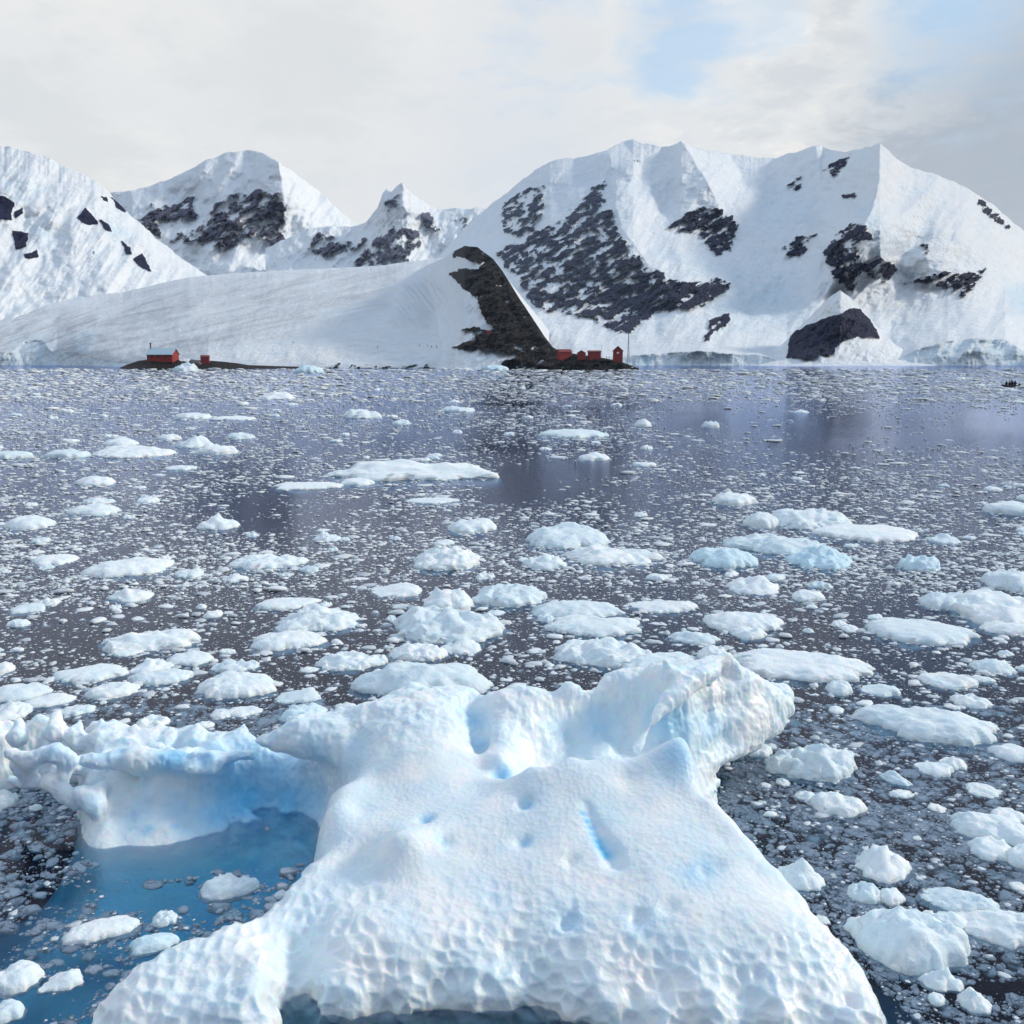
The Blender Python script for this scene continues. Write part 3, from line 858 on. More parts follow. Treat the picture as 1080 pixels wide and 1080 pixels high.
RM = [(672, 788, 15.95), (690, 756, 16.25), (714, 730, 16.6), (740, 713, 17.0), (754, 705, 17.5)]
for p, q in zip(RM[:-1], RM[1:]):
    cone(A3(*p), A3(*q), .12, .11, k=.12); cone(A3(748, 796, 16.6), A3(775, 782, 17.2), .12, .14, False, k=.1)
# melt slits, pits and the concave hollow of the back wall
SL = [surf(617, 846), surf(621, 856), surf(626, 866), surf(631, 876), surf(637, 886), surf(644, 896), surf(649, 904)]
for q, (a, b) in enumerate(zip(SL[:-1], SL[1:])):
    cone(a + (0, 0, .01), b + (0, 0, .01), .045 + .014 * q, .059 + .014 * q, False, k=.03)
for px, py, r in ((527, 814, .16), (447, 862, .10), (553, 846, .10), (550, 886, .085), (470, 884, .08), (597, 968, .09), (672, 966, .08), (600, 905, .05), (705, 955, .06), (745, 915, .07), (758, 909, .06)):
    q = surf(px, py); cone(q, q + (.04, .03, .02), r, r * .8, False, k=.06)
q = surf(692, 838); cone(q + (-.15, -.45, .62), q + (.25, -.35, .62), .74, .70, False, k=.12)
q = surf(600, 925); cone(q + (-.3, -.4, .9), q + (.5, -.4, .9), .95, .95, False, k=.12)
q = surf(740, 930); cone(q + (-.3, -.4, .9), q + (.3, -.2, .9), .93, .93, False, k=.12)
q = surf(500, 925); cone(q + (-.3, -.4, .9), q + (.2, -.4, .9), .95, .95, False, k=.12)
q = surf(480, 820); cone(q + (-.5, -.4, .9), q + (.2, -.4, .9), .95, .95, False, k=.12)
cone(A3(503, 748, 16.6), A3(510, 802, 15.7), .15, .13, False, k=.08)
q = surf(640, 760); cone(q + (-.4, -.3, .2), q + (.35, -.25, .2), .42, .46, False, k=.2)
cone(A3(310, 835, 16.2), A3(258, 832, 16.3), .42, .40, False, k=.2); cone(A3(335, 826, 15.9), A3(310, 845, 16.0), .28, .3, False, k=.2)
cone(A3(195, 792, 16.9), A3(172, 800, 16.5), .13, .14, False, k=.1)

BV, BQ = surface_nets(F, (bx0, by0, bz0), HG)
me = mesh_np('iceberg_raw', BV, BQ)
tmp = bpy.data.objects.new('tmp', me); COL.objects.link(tmp)
md = tmp.modifiers.new('s', 'SMOOTH'); md.factor = 0.5; md.iterations = 2
md = tmp.modifiers.new('d', 'SUBSURF'); md.levels = 1; md.render_levels = 1
dg = bpy.context.evaluated_depsgraph_get()
me2 = bpy.data.meshes.new_from_object(tmp.evaluated_get(dg))
bpy.data.objects.remove(tmp); bpy.data.meshes.remove(me)
me2.name = 'iceberg'
N = len(me2.vertices)
V = np.empty(N * 3, np.float32); me2.vertices.foreach_get('co', V); V = V.reshape(-1, 3).astype(float)
Nn = np.empty(N * 3, np.float32); me2.vertex_normals.foreach_get('vector', Nn); Nn = Nn.reshape(-1, 3).astype(float)
# melt scallops: large near the waterline, fine higher up
warp = np.stack([fbm(V[:, 0] * .8, V[:, 1] * .8, V[:, 2] * .8, 2, s) for s in (201, 202, 203)], 1)
low = 1 - sstep(.55, 1.15, V[:, 2] + .25 * fbm(V[:, 0] * .5, V[:, 1] * .5, 0, 2, 77))
front = sstep(14.2, 12.8, V[:, 1]) * sstep(-1.0, .15, V[:, 2])
UV = np.stack([V[:, 0], .72 * (V[:, 2] + V[:, 1]) + .12 * V[:, 0], 0 * V[:, 0]], 1)
f1, f2 = worley(UV + .10 * warp * (1, 1, 0), .215, 11, .75)
f1, f2 = f1 * 1.0, f2 * 1.0
g1, g2 = worley(UV + .06 * warp * (1, 1, 0), .12, 12, .9)
wl = low * front
wm = sstep(.45, .85, V[:, 2]) * sstep(15.0, 13.0, V[:, 1]) * (.25 + .75 * sstep(-.1, .25, fbm(V[:, 0] * .6, V[:, 1] * .6, 9, 3, 88)))
e1 = np.clip((f2 - f1) / .62, 0, 1); e2 = np.clip((g2 - g1) / .6, 0, 1)
d = -wl * (.042 * np.exp(-(f1 / .42) ** 2) + .034 * np.sin(e1 * np.pi / 2)) - .011 * np.clip(wm + .3 * wl, 0, 1) * (.6 * np.exp(-(g1 / .42) ** 2) + .4 * np.sin(e2 * np.pi / 2))
ED = np.empty(len(me2.edges) * 2, np.int32); me2.edges.foreach_get('vertices', ED); ED = ED.reshape(-1, 2)
dg_ = np.bincount(ED.ravel(), minlength=N)
for _ in range(1):
    sm = np.bincount(ED[:, 0], d[ED[:, 1]], N) + np.bincount(ED[:, 1], d[ED[:, 0]], N)
    d = .4 * d + .6 * sm / np.maximum(dg_, 1)
rear = sstep(15.0, 16.2, V[:, 1])
d += .10 * rear * sstep(.2, .8, Nn[:, 2]) * np.clip(ridged(V[:, 0] * 1.7, V[:, 1] * 1.7, V[:, 2], 3, 111) - .55, 0, 1)
d += (.018 + .08 * rear) * fbm(V[:, 0] * 1.6, V[:, 1] * 1.6, V[:, 2] * 1.6, 4, 91) + (.006 + .016 * rear) * fbm(V[:, 0] * 6, V[:, 1] * 6, V[:, 2] * 3, 3, 93)
d -= .05 * rear * np.abs(fbm(V[:, 0] * 2.6, V[:, 1] * 2.6, V[:, 2] * 2.6, 3, 99))
# flutes running down the steep faces
steep = sstep(.55, .2, np.abs(Nn[:, 2]))
d += (.022 + .03 * rear) * steep * fbm(V[:, 0] * 7, V[:, 1] * 7, V[:, 2] * 1.2, 3, 95)
V += Nn * d[:, None]
me2.vertices.foreach_set('co', V.astype(np.float32).ravel())
ppx, ppy = project(V[:, 0], V[:, 1], V[:, 2])
cd = np.sqrt(V[:, 0] ** 2 + V[:, 1] ** 2 + (V[:, 2] - CAM_H) ** 2)
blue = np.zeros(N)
# blue glow of hollows painted into the ice: pixel, radius in metres, strength
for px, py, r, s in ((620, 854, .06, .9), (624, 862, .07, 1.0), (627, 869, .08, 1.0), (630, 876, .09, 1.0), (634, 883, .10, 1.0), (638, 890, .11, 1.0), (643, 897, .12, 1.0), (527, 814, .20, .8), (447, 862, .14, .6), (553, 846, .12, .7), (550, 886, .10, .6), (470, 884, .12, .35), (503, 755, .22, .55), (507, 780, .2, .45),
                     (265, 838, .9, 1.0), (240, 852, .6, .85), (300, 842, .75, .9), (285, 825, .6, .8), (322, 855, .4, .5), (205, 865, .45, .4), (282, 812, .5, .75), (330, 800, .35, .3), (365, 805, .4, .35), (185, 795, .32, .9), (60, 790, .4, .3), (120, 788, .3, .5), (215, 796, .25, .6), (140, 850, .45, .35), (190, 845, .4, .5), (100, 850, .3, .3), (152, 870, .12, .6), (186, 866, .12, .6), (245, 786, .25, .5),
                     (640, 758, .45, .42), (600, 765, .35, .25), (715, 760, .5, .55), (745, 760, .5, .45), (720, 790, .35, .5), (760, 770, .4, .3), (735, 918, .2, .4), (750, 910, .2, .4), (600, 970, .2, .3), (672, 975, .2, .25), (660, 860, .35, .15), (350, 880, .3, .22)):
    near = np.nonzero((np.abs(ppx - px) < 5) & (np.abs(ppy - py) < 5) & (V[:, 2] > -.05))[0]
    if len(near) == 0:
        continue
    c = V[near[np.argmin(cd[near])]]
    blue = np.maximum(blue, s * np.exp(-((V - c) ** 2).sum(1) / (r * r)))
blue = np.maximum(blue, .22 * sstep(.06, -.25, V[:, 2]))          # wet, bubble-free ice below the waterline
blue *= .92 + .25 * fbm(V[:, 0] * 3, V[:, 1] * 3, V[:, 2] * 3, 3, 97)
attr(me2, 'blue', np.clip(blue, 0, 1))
attr(me2, 'scallop', .25 + .75 * sstep(16.6, 14.0, V[:, 1]))
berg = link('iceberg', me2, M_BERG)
tag(berg, 'big sculpted white and blue iceberg with dimpled front, filling the bottom of the photo', 'iceberg')
# ------------------------------------------------------------------ drifting ice
ICO4, ICO3, ICO2, ICO1 = ico(5), ico(4), ico(3), ico(2)


def floe_shape(W, D, Hh, seed, style, big):
    """a lump of floating ice, its waterline at z = 0"""
    V0, Fc = ICO4 if big >= 2 else (ICO3 if big == 1 else ICO2)
    r = np.random.default_rng(seed)
    x, y, z = V0.T.copy()
    th = np.arctan2(y, x)
    o = 1 + .46 * fbm(np.cos(th) * 1.1, np.sin(th) * 1.1, seed * .37, 4, seed) + .22 * fbm(np.cos(th) * 3, np.sin(th) * 3, seed * .7, 4, seed + 5, .6)
    rho = np.sqrt(x * x + y * y) + 1e-6
    sq = {'flat': .72, 'log': .75, 'dome': .85, 'lump': .8, 'peak': 1.0, 'wedge': .75, 'bits': .8}[style]
    rr = rho ** sq                                   # fuller outline for flat slabs
    X = x / rho * rr * o; Y = y / rho * rr * o
    up = z > 0
    q = seed * 1.7
    prof = np.abs(z) ** (.8 if style in ('flat', 'log') else (1.3 if style == 'peak' else 1.05))
    asp = W / max(D, 1e-3)
    n = fbm(X * 1.5, Y * 1.5 / max(.5, min(asp, 2)) , q, 4, seed + 1)
    rg = ridged(X * 1.9, Y * 1.5, q, 4, seed + 2) - .5
    bl = np.abs(fbm(X * 3.2, Y * 2.6, q + 4, 3, seed + 3))
    k = {'flat': (.4, .35, .4), 'log': (.2, .15, .2), 'dome': (.35, .3, .3), 'lump': (.65, .7, .6), 'peak': (.6, .9, .5), 'wedge': (.3, .4, .3), 'bits': (.9, 1.2, .9)}[style]
    top = prof * (1 + 1.5 * k[0] * n + 1.3 * k[1] * rg - k[2] * bl)
    if style == 'wedge':
        top = top * (.55 + .55 * X)
    if style == 'peak':
        px_, py_ = r.uniform(-.35, .35), r.uniform(-.1, .3)
        top = top * .65 + .55 * np.exp(-((X - px_) ** 2 + (Y - py_) ** 2) / .12) * np.abs(z)
    top = np.maximum(top, .04 * np.abs(z))
    Z = np.where(up, top * Hh, -np.abs(z) ** .7 * max(.16 * W, .5 * Hh) * .8)
    foot = np.where(up, 1.0, 1 + .22 * np.sin(np.clip(-z, 0, 1) * np.pi) * (.6 + 1.2 * fbm(X, Y, q, 2, seed + 8)))
    P = np.stack([X * W / 2 * foot, Y * D / 2 * foot, Z], 1)
    s = 1.6 / max(Hh, .12 * W)
    amp = {'flat': .08, 'log': .04, 'dome': .06, 'lump': .12, 'peak': .09, 'wedge': .07, 'bits': .14}[style] * min(Hh * 1.3, .25 * W)
    u = np.stack([fbm(P[:, 0] * s + 10 * i, P[:, 1] * s, P[:, 2] * s + q, 5, seed + 20 + i, .58) for i in range(3)], 1)
    P = P + u * amp * np.where(up, 1, .5)[:, None] * 2.0
    me = mesh_np('ice_floe', P, Fc)
    return me, P


def add_floe(pl, pr, pt, pb, style, label, seed, blue=0.0, big=None, group=None, name='ice_floe', cat='ice floe', rot=0.0):
    pc = (pl + pr) / 2
    x0, y0, _ = atz(pc, pb, 0.0)
    x0, y0 = float(x0), float(y0)
    t = math.sqrt(x0 * x0 + y0 * y0 + 64)
    m = t / F_PX
    W = (pr - pl) * m * .96
    Vv = (pb - pt) * m
    si = CAM_H / t; co = math.sqrt(1 - si * si)
    fr = {'flat': .16, 'log': .22, 'dome': .30, 'lump': .32, 'peak': .42, 'wedge': .30, 'bits': .32}[style]
    D = min(max((1 - fr) * Vv / si, .38 * W), 1.15 * W)
    Hh = min(max((Vv - D * si * .85) / co, .05 * W), .38 * W) * .9
    if big is None:
        big = 2 if (pr - pl) > 60 else (1 if (pr - pl) > 22 else 0)
    me, P = floe_shape(W, D, Hh, seed, style, big)
    b = np.clip(blue * 1.0 + .75 * sstep(.05 * Hh + .03, -.10, P[:, 2]), 0, 1)
    attr(me, 'blue', b)
    dirx, diry = x0 / math.hypot(x0, y0), y0 / math.hypot(x0, y0)
    o = link(name, me, M_FLOE, None, (x0 + dirx * D * .42, y0 + diry * D * .42, 0))
    o.rotation_euler = (0, 0, -math.atan2(x0, y0) + rot)
    tag(o, label, cat, group)
    FOOT.append((o.location.x, o.location.y, W * .5, D * .5))
    return o


FOOT = []
# left, right, top, waterline, shape, label
FLOES = [
 (340, 525, 482, 506, 'lump', 'long white floe with a crumbly crest, the largest in the middle distance'),
 (288, 361, 507, 516, 'log', 'low smooth white slab in front of the long crumbly floe'),
 (359, 396, 503, 512, 'flat', 'short white slab touching the end of the low smooth slab'),
 (95, 180, 469, 482, 'lump', 'wide white floe with a hump at its left end, beside a twin-humped pair'),
 (110, 145, 461, 470, 'dome', 'small white floe half hidden behind the wide humped floe'),
 (187, 225, 459, 472, 'peak', 'pointed white floe beside the wide humped floe'),
 (210, 251, 469, 479, 'lump', 'low white floe leaning on the right side of the pointed floe'),
 (50, 93, 473, 483, 'flat', 'flat white floe left of the wide humped floe'),
 (-6, 32, 475, 484, 'flat', 'flat white floe at the left edge of the photo, in the distance'),
 (166, 190, 457, 464, 'dome', 'small rounded white floe behind the pointed floe'),
 (238, 268, 456, 463, 'lump', 'small lumpy white floe right of and behind the pointed floe'),
 (222, 270, 438, 443, 'flat', 'thin far white floe above the small lumpy floe'),
 (185, 224, 435, 442, 'flat', 'thin far white floe beside another, far behind the pointed floe'),
 (82, 122, 501, 512, 'dome', 'rounded white floe on its own below the wide humped floe'),
 (76, 125, 530, 543, 'dome', 'broad domed white floe with a smaller one behind it'),
 (88, 118, 525, 532, 'bits', 'low broken white floe behind the broad domed one'),
 (143, 168, 521, 530, 'peak', 'small white floe with a sharp tip, right of the broad domed one'),
 (8, 56, 542, 558, 'dome', 'loaf-shaped white floe near the left edge of the photo'),
 (210, 252, 541, 558, 'peak', 'gabled white floe standing alone on dark open water'),
 (175, 206, 490, 496, 'flat', 'flat bluish-grey floe just above the water, behind the gabled floe'),
 (361, 403, 431, 441, 'lump', 'far white floe with a bright blue patch in its side'),
 (464, 501, 428, 435, 'flat', 'far low white floe above the crumbly long floe'),
 (270, 312, 412, 421, 'peak', 'far white floe rising to a low peak in front of the glacier'),
 (414, 432, 442, 448, 'lump', 'little far white floe just right of the blue-patched one'),
 (310, 341, 385, 393, 'dome', 'far blue-tinted bergy bit close under the snowy shore'),
 (506, 536, 385, 391, 'flat', 'far blue-tinted bergy bit below the dark rock hill'),
 (183, 208, 385, 392, 'lump', 'white ice lump in front of the rocky islet with the red hut'),
 (470, 525, 543, 562, 'lump', 'white floe with two rounded peaks below the long crumbly floe'),
 (430, 483, 524, 531, 'flat', 'thin low strip of white ice above the two-peaked floe'),
 (330, 360, 559, 571, 'peak', 'small white spike of ice left of the two-peaked floe'),
 (565, 643, 450, 462, 'log', 'long flat white slab, half of it striped, on the mirror-like water'),
 (668, 688, 440, 450, 'dome', 'small round white lump right of the striped slab'),
 (740, 758, 443, 451, 'lump', 'small white lump on the dark reflection of the mountain'),
 (610, 643, 476, 486, 'dome', 'small domed white floe below the striped slab'),
 (668, 693, 486, 492, 'flat', 'thin white strip of ice right of the small domed floe'),
 (552, 648, 546, 577, 'dome', 'big domed white floe with soft top left of the mid-right pack'),
 (749, 798, 517, 533, 'flat', 'flat white floe touching the tall boulder of ice'),
 (784, 821, 523, 557, 'dome', 'tall rounded boulder of white ice, the highest in the right pack'),
 (813, 897, 533, 557, 'lump', 'knobbly white floe attached to the right of the tall ice boulder'),
 (858, 963, 550, 570, 'log', 'long tapering tail of white ice ending the knobbly row'),
 (760, 872, 561, 583, 'lump', 'broad lumpy floe below the tall ice boulder'),
 (728, 799, 572, 598, 'dome', 'smooth pale-blue mound in front of the broad lumpy floe'),
 (832, 900, 572, 599, 'peak', 'peaked pale-blue floe right of the smooth mound'),
 (951, 988, 585, 602, 'bits', 'jagged little floe standing alone to the right of the peaked pale-blue one'),
 (980, 1012, 562, 573, 'peak', 'small pointed floe right of the long tapering tail'),
 (1040, 1090, 527, 543, 'log', 'white slab cut by the right edge of the photo, below the rubber boat'),
 (595, 698, 573, 596, 'lump', 'long narrow ridge of white ice below the big domed floe'),
 (552, 600, 582, 600, 'lump', 'lumpy white floe joined to the left end of the narrow ridge'),
 (434, 507, 573, 600, 'lump', 'cauliflower-topped white floe on its own, left of the narrow ridge'),
 (243, 323, 582, 600, 'lump', 'long uneven white floe left of centre'),
 (92, 177, 586, 607, 'dome', 'smooth lens-shaped white floe on the left'),
 (37, 80, 583, 595, 'dome', 'low white floe left of the lens-shaped one'),
 (185, 216, 599, 609, 'lump', 'small white floe right of the lens-shaped one'),
 (235, 262, 604, 613, 'peak', 'small pointed white floe under the long uneven one'),
 (116, 161, 617, 634, 'peak', 'humped white floe below the lens-shaped one'),
 (14, 47, 636, 646, 'flat', 'small flat-topped white floe near the left edge'),
 (272, 334, 628, 642, 'log', 'flat slab behind the large peaked floe'),
 (292, 384, 632, 665, 'peak', 'large peaked white floe with a sloping right side'),
 (264, 342, 661, 685, 'dome', 'smooth mound in front of the large peaked floe'),
 (392, 446, 609, 629, 'wedge', 'bluish tilted shard of ice between the peaked floe and the big pile'),
 (445, 500, 617, 646, 'lump', 'upper block of the big pile of ice behind the iceberg'),
 (495, 577, 612, 639, 'lump', 'long lumpy block on the right of the big pile of ice'),
 (414, 530, 633, 677, 'lump', 'bulky many-humped floe, the widest of the big pile behind the iceberg'),
 (410, 472, 676, 696, 'lump', 'knobby floe between the bulky pile and the rounded bergy bit'),
 (464, 510, 669, 689, 'peak', 'small white hump right of the knobby floe'),
 (335, 406, 684, 706, 'lump', 'twin-part floe left of the rounded bergy bit'),
 (376, 516, 688, 737, 'dome', 'great rounded bergy bit right behind the crest of the iceberg'),
 (560, 654, 628, 652, 'dome', 'smooth domed floe at the back of the central raft of ice'),
 (574, 678, 645, 670, 'flat', 'broad flat floe in the middle of the central raft of ice'),
 (580, 690, 668, 702, 'lump', 'rugged floe with a raised right corner in the central raft'),
 (652, 748, 683, 714, 'flat', 'flat bluish floe tucked behind the right horn of the iceberg'),
 (736, 770, 677, 700, 'flat', 'square white block just behind the spike of the iceberg'),
 (772, 920, 683, 716, 'flat', 'widest flat floe, just behind the right horn of the iceberg'),
 (662, 734, 627, 646, 'wedge', 'wedge-shaped white floe right of the central raft'),
 (745, 822, 640, 666, 'dome', 'smooth long mound of ice above the square block'),
 (706, 759, 664, 679, 'lump', 'low lumpy floe between the wedge and the smooth long mound'),
 (770, 808, 659, 674, 'lump', 'rounded lump in front of the smooth long mound'),
 (767, 822, 603, 626, 'peak', 'high-backed white floe right of the narrow ridge'),
 (835, 869, 620, 634, 'flat', 'small oblong floe right of the high-backed one'),
 (915, 1019, 650, 676, 'log', 'long flat log of white ice on the right'),
 (982, 1020, 667, 679, 'flat', 'small slab under the right end of the long white log'),
 (972, 1012, 623, 642, 'dome', 'rounded floe left of the thick slab at the right edge'),
 (1004, 1100, 621, 656, 'flat', 'thick tilted slab of ice cut by the right edge of the photo'),
 (1040, 1092, 600, 622, 'lump', 'lumpy floe behind the thick tilted slab'),
 (1038, 1090, 654, 669, 'lump', 'white floe below the thick tilted slab'),
 (63, 131, 700, 718, 'log', 'blue-grey half-drowned log of ice with a white knob'),
 (106, 210, 661, 686, 'lump', 'wide crinkled floe with a tapering right arm'),
 (118, 151, 680, 692, 'flat', 'small slab in front of the wide crinkled floe'),
 (178, 223, 684, 701, 'dome', 'shield-shaped floe below the tapering arm'),
 (138, 181, 693, 710, 'peak', 'two-pointed white floe below the crinkled one'),
 (140, 203, 704, 721, 'dome', 'rounded white floe below the two-pointed one'),
 (208, 293, 704, 736, 'dome', 'large shield-like floe in front of the left arm of the iceberg'),
 (224, 272, 695, 709, 'bits', 'small spiky floe behind the large shield-like one'),
 (-8, 48, 719, 738, 'dome', 'white floe at the left edge just above the iceberg arm'),
 (30, 78, 731, 744, 'dome', 'smooth low floe overlapping the one at the left edge'),
 (-8, 31, 741, 759, 'lump', 'crumbly floe at the left edge touching the iceberg arm'),
 (95, 143, 718, 736, 'lump', 'domed crumbly floe above the left arm of the iceberg'),
 (65, 100, 743, 754, 'lump', 'low white floe directly behind the left arm of the iceberg'),
 (240, 276, 744, 755, 'flat', 'flat white floe just left of the iceberg horn'),
 (290, 336, 722, 741, 'wedge', 'slanting narrow floe above the iceberg horn'),
 (297, 346, 740, 762, 'lump', 'grey-blue floe close behind the iceberg horn'),
 (915, 1043, 742, 778, 'dome', 'large double-humped white floe on the right, like a sleeping seal'),
 (872, 899, 714, 733, 'dome', 'rounded white lump right of the iceberg horn'),
 (910, 946, 717, 733, 'wedge', 'small sloping floe above the double-humped one'),
 (975, 1027, 709, 726, 'lump', 'ragged floe above the right end of the double-humped one'),
 (1005, 1042, 732, 746, 'lump', 'uneven white floe just behind the double-humped one'),
 (1025, 1066, 694, 709, 'lump', 'jagged low floe near the right edge'),
 (812, 898, 783, 822, 'lump', 'lumpy bergy bit right of the iceberg tip'),
 (856, 909, 834, 859, 'lump', 'compact white floe between the lumpy bergy bit and the iceberg flank'),
 (1008, 1084, 857, 888, 'dome', 'grey-white mound at the right edge with a small chip behind'),
 (1048, 1078, 853, 869, 'flat', 'small white chip behind the grey-white mound'),
 (905, 959, 882, 927, 'peak', 'steep crag-like floe off the right flank of the iceberg'),
 (1024, 1064, 883, 906, 'flat', 'small striated plate of ice at the right'),
 (1064, 1096, 889, 915, 'dome', 'rounded piece of ice at the right edge beside the striated plate'),
 (968, 1001, 799, 818, 'wedge', 'thin angular shard right of the lumpy bergy bit'),
 (990, 1018, 795, 811, 'peak', 'small pointed chunk beside the thin angular shard'),
 (1046, 1092, 785, 802, 'dome', 'smooth floe at the right edge below the double-humped one'),
 (820, 868, 903, 938, 'peak', 'small crag touching the right flank of the iceberg'),
 (912, 1010, 958, 1022, 'dome', 'big smooth blue-white bergy bit right of the iceberg foot'),
 (976, 1046, 934, 962, 'wedge', 'pale flat-topped floe behind the striated tilted block'),
 (1006, 1100, 953, 994, 'wedge', 'striated tilted block of ice leaning over black water at the right edge'),
 (985, 1017, 962, 979, 'dome', 'small chunk wedged beside the striated tilted block'),
 (895, 929, 931, 951, 'lump', 'small double lump above the big smooth bergy bit'),
 (927, 951, 932, 954, 'dome', 'egg-shaped chunk above the big smooth bergy bit'),
 (893, 921, 966, 989, 'dome', 'rounded chunk at the left end of the big smooth bergy bit'),
 (935, 970, 1007, 1024, 'log', 'tapered chunk under the big smooth bergy bit'),
 (975, 1009, 1021, 1044, 'peak', 'cone-shaped chunk on the black water at bottom right'),
 (980, 995, 1047, 1060, 'dome', 'cube-like little chunk below the cone-shaped one'),
 (1009, 1041, 1041, 1066, 'peak', 'glassy grey chunk right of the cone-shaped one'),
 (216, 271, 921, 946, 'lump', 'white boot-shaped chunk floating in the blue pool'),
 (-6, 39, 1017, 1046, 'dome', 'grey-white lump in the pool at the left edge'),
 (48, 84, 1023, 1044, 'wedge', 'slanted white chunk right of the grey-white pool lump'),
 (72, 142, 970, 990, 'log', 'long submerged-looking sliver of ice in the pool'),
 (138, 186, 984, 1003, 'dome', 'faint blue mound of ice sunk in the pool near the lobe'),
 (163, 186, 960, 976, 'lump', 'small white nugget in the middle of the pool'),
 (-6, 22, 1052, 1078, 'dome', 'white lump cut by the bottom left corner'),
 (-8, 17, 824, 852, 'lump', 'small white lump at the left edge under the holed fin'),
]
for i, (a, b, c, d, st, lab) in enumerate(FLOES):
    bl = .45 if ('blue' in lab and 'white' not in lab) else (.12 if 'blue' in lab else 0)
    add_floe(a, b, c, d, st, lab, 400 + i * 7, bl)

# the next largest pieces, too alike to tell apart
hi, hj = lambda x: np.clip(((x - bx0) / HG), 0, len(gx) - 1).astype(int), lambda y: np.clip(((y - by0) / HG), 0, len(gy) - 1).astype(int)


def in_berg(x, y, lim=-.35):
    inside = (x > bx0) & (x < bx1) & (y > by0) & (y < by1)
    return inside & (BERG_H[hi(x), hj(y)] > lim)


def in_floe(x, y, grow=1.0):
    m = np.zeros(len(x), bool)
    for fx, fy, a, b in FOOT:
        m |= ((x - fx) / (a * grow)) ** 2 + ((y - fy) / (b * grow)) ** 2 < 1
    return m


def dens(px, py):
    """how thickly the sea is strewn, by place"""
    n = .5 + .9 * fbm(px * .006, py * .022, 1.0, 4, 501) + .35 * fbm(px * .02, py * .06, 2.0, 3, 502)
    far = 1.2 * sstep(425, 392, py) + .35 * sstep(470, 440, py) * sstep(430, 300, px)
    mid = .30 * sstep(520, 600, py)
    jx, jy = 45 * fbm(px * .012, py * .05, 5, 4, 511), 12 * fbm(px * .012, py * .05, 7, 4, 512)
    qx, qy = px, py
    px, py = px + jx, py + jy
    calm = .52 * sstep(-8, 22, poly_sd(px, py, [(700, 425), (1080, 425), (1150, 440), (1150, 480), (760, 482), (690, 450)])) + .65 * sstep(-16, 30, poly_sd(px, py, [(510, 475), (660, 480), (670, 535), (500, 540)])) \
        + .4 * sstep(-20, 40, poly_sd(px, py, [(230, 515), (420, 515), (430, 575), (230, 580)]))
    px, py = qx, qy
    pool_ = .75 * sstep(-4, 30, poly_sd(px, py, [(-60, 1120), (-60, 985), (60, 915), (200, 880), (345, 850), (350, 900), (320, 935), (285, 975), (140, 1040), (95, 1085)]))
    black = pool_ + .4 * sstep(-4, 14, poly_sd(px, py, [(-30, 862), (40, 850), (92, 850), (98, 905), (20, 925), (-30, 930)])) + .5 * sstep(-6, 20, poly_sd(px, py, [(930, 1010), (1100, 980), (1150, 1130), (925, 1130)])) \
        + 2.2 * sstep(-5, 10, poly_sd(px, py, [(275, 1050), (680, 1050), (700, 1100), (275, 1100)])) + 1.2 * sstep(-6, 16, poly_sd(px, py, [(95, 905), (200, 895), (335, 860), (335, 890), (250, 915), (100, 930)]))
    return np.clip(n + far + mid - calm - black, 0, 1.6)


r2 = np.random.default_rng(99)
cnt = 0
styles = ['lump', 'dome', 'peak', 'bits', 'flat', 'lump']
proto = []
for i in range(12):
    me, P = floe_shape(1.0, .72, .30 if i % 3 else .20, 900 + i, styles[i % 6], 1)
    attr(me, 'blue', np.clip(.75 * sstep(.04, -.03, P[:, 2]), 0, 1)); me.name = 'ice_chunk'; me.materials.append(M_FLOE)
    proto.append(me)
while cnt < 165:
    px, py = r2.uniform(-20, 1100), 400 + 680 * r2.uniform(0, 1) ** 1.0
    if r2.uniform(0, 1.2) > float(dens(np.array([px]), np.array([py]))[0]):
        continue
    x, y, _ = atz(px, py, 0.0); x, y = float(x), float(y)
    wpxl = (12 + 16 * r2.uniform(0, 1) ** 2) * (.75 + .4 * sstep(450, 800, py))
    t_ = math.sqrt(x * x + y * y + 64); W = wpxl * t_ / F_PX
    xa, ya = np.array([x]), np.array([y])
    if in_berg(xa, ya, -2.2)[0] or in_floe(xa, ya, 1.25)[0]:
        continue
    o = link('ice_chunk', proto[cnt % 12], None, None, (x, y, -.02 * W))
    o.scale = (W, W * r2.uniform(.8, 1.3), W * r2.uniform(.4, .85)); o.rotation_euler = (0, 0, r2.uniform(0, 6.28))
    tag(o, 'small white chunk adrift in the brash ice between the larger floes', 'ice chunk', 'small ice chunks adrift in the brash')
    FOOT.append((x, y, W * .5, W * .4)); cnt += 1

# brash: countless chips, one object
chips, faces_, tones, base_ = [], [], [], 0
TPL = []
for lvl, n in ((ICO1, 10), (ico(1), 8)):
    L = []
    for q in range(n):
        Vt, Ft = lvl
        u = 1 + .55 * fbm(Vt[:, 0] * 1.1 + q * 9, Vt[:, 1] * 1.1, Vt[:, 2] * .5, 3, 600 + q) + .45 * fbm(Vt[:, 0] * 2.6 + q * 9, Vt[:, 1] * 2.6, Vt[:, 2] * 1.6, 2, 640 + q)
        W_ = Vt * u[:, None]
        ax = .55 + .45 * r2.random()
        L.append((W_ * (1, ax, 1), Ft))
    TPL.append(L)


OCT = (np.array([(1, 0, 0), (0, 1, 0), (-1, 0, 0), (0, -1, 0), (0, 0, 1), (0, 0, -1)], float), np.array([(0, 1, 4), (1, 2, 4), (2, 3, 4), (3, 0, 4), (1, 0, 5), (2, 1, 5), (3, 2, 5), (0, 3, 5)]))
TPL.append([(OCT[0] * (1, .5 + .5 * r2.random(), 1) + r2.uniform(-.25, .25, (6, 3)), OCT[1]) for _ in range(8)])


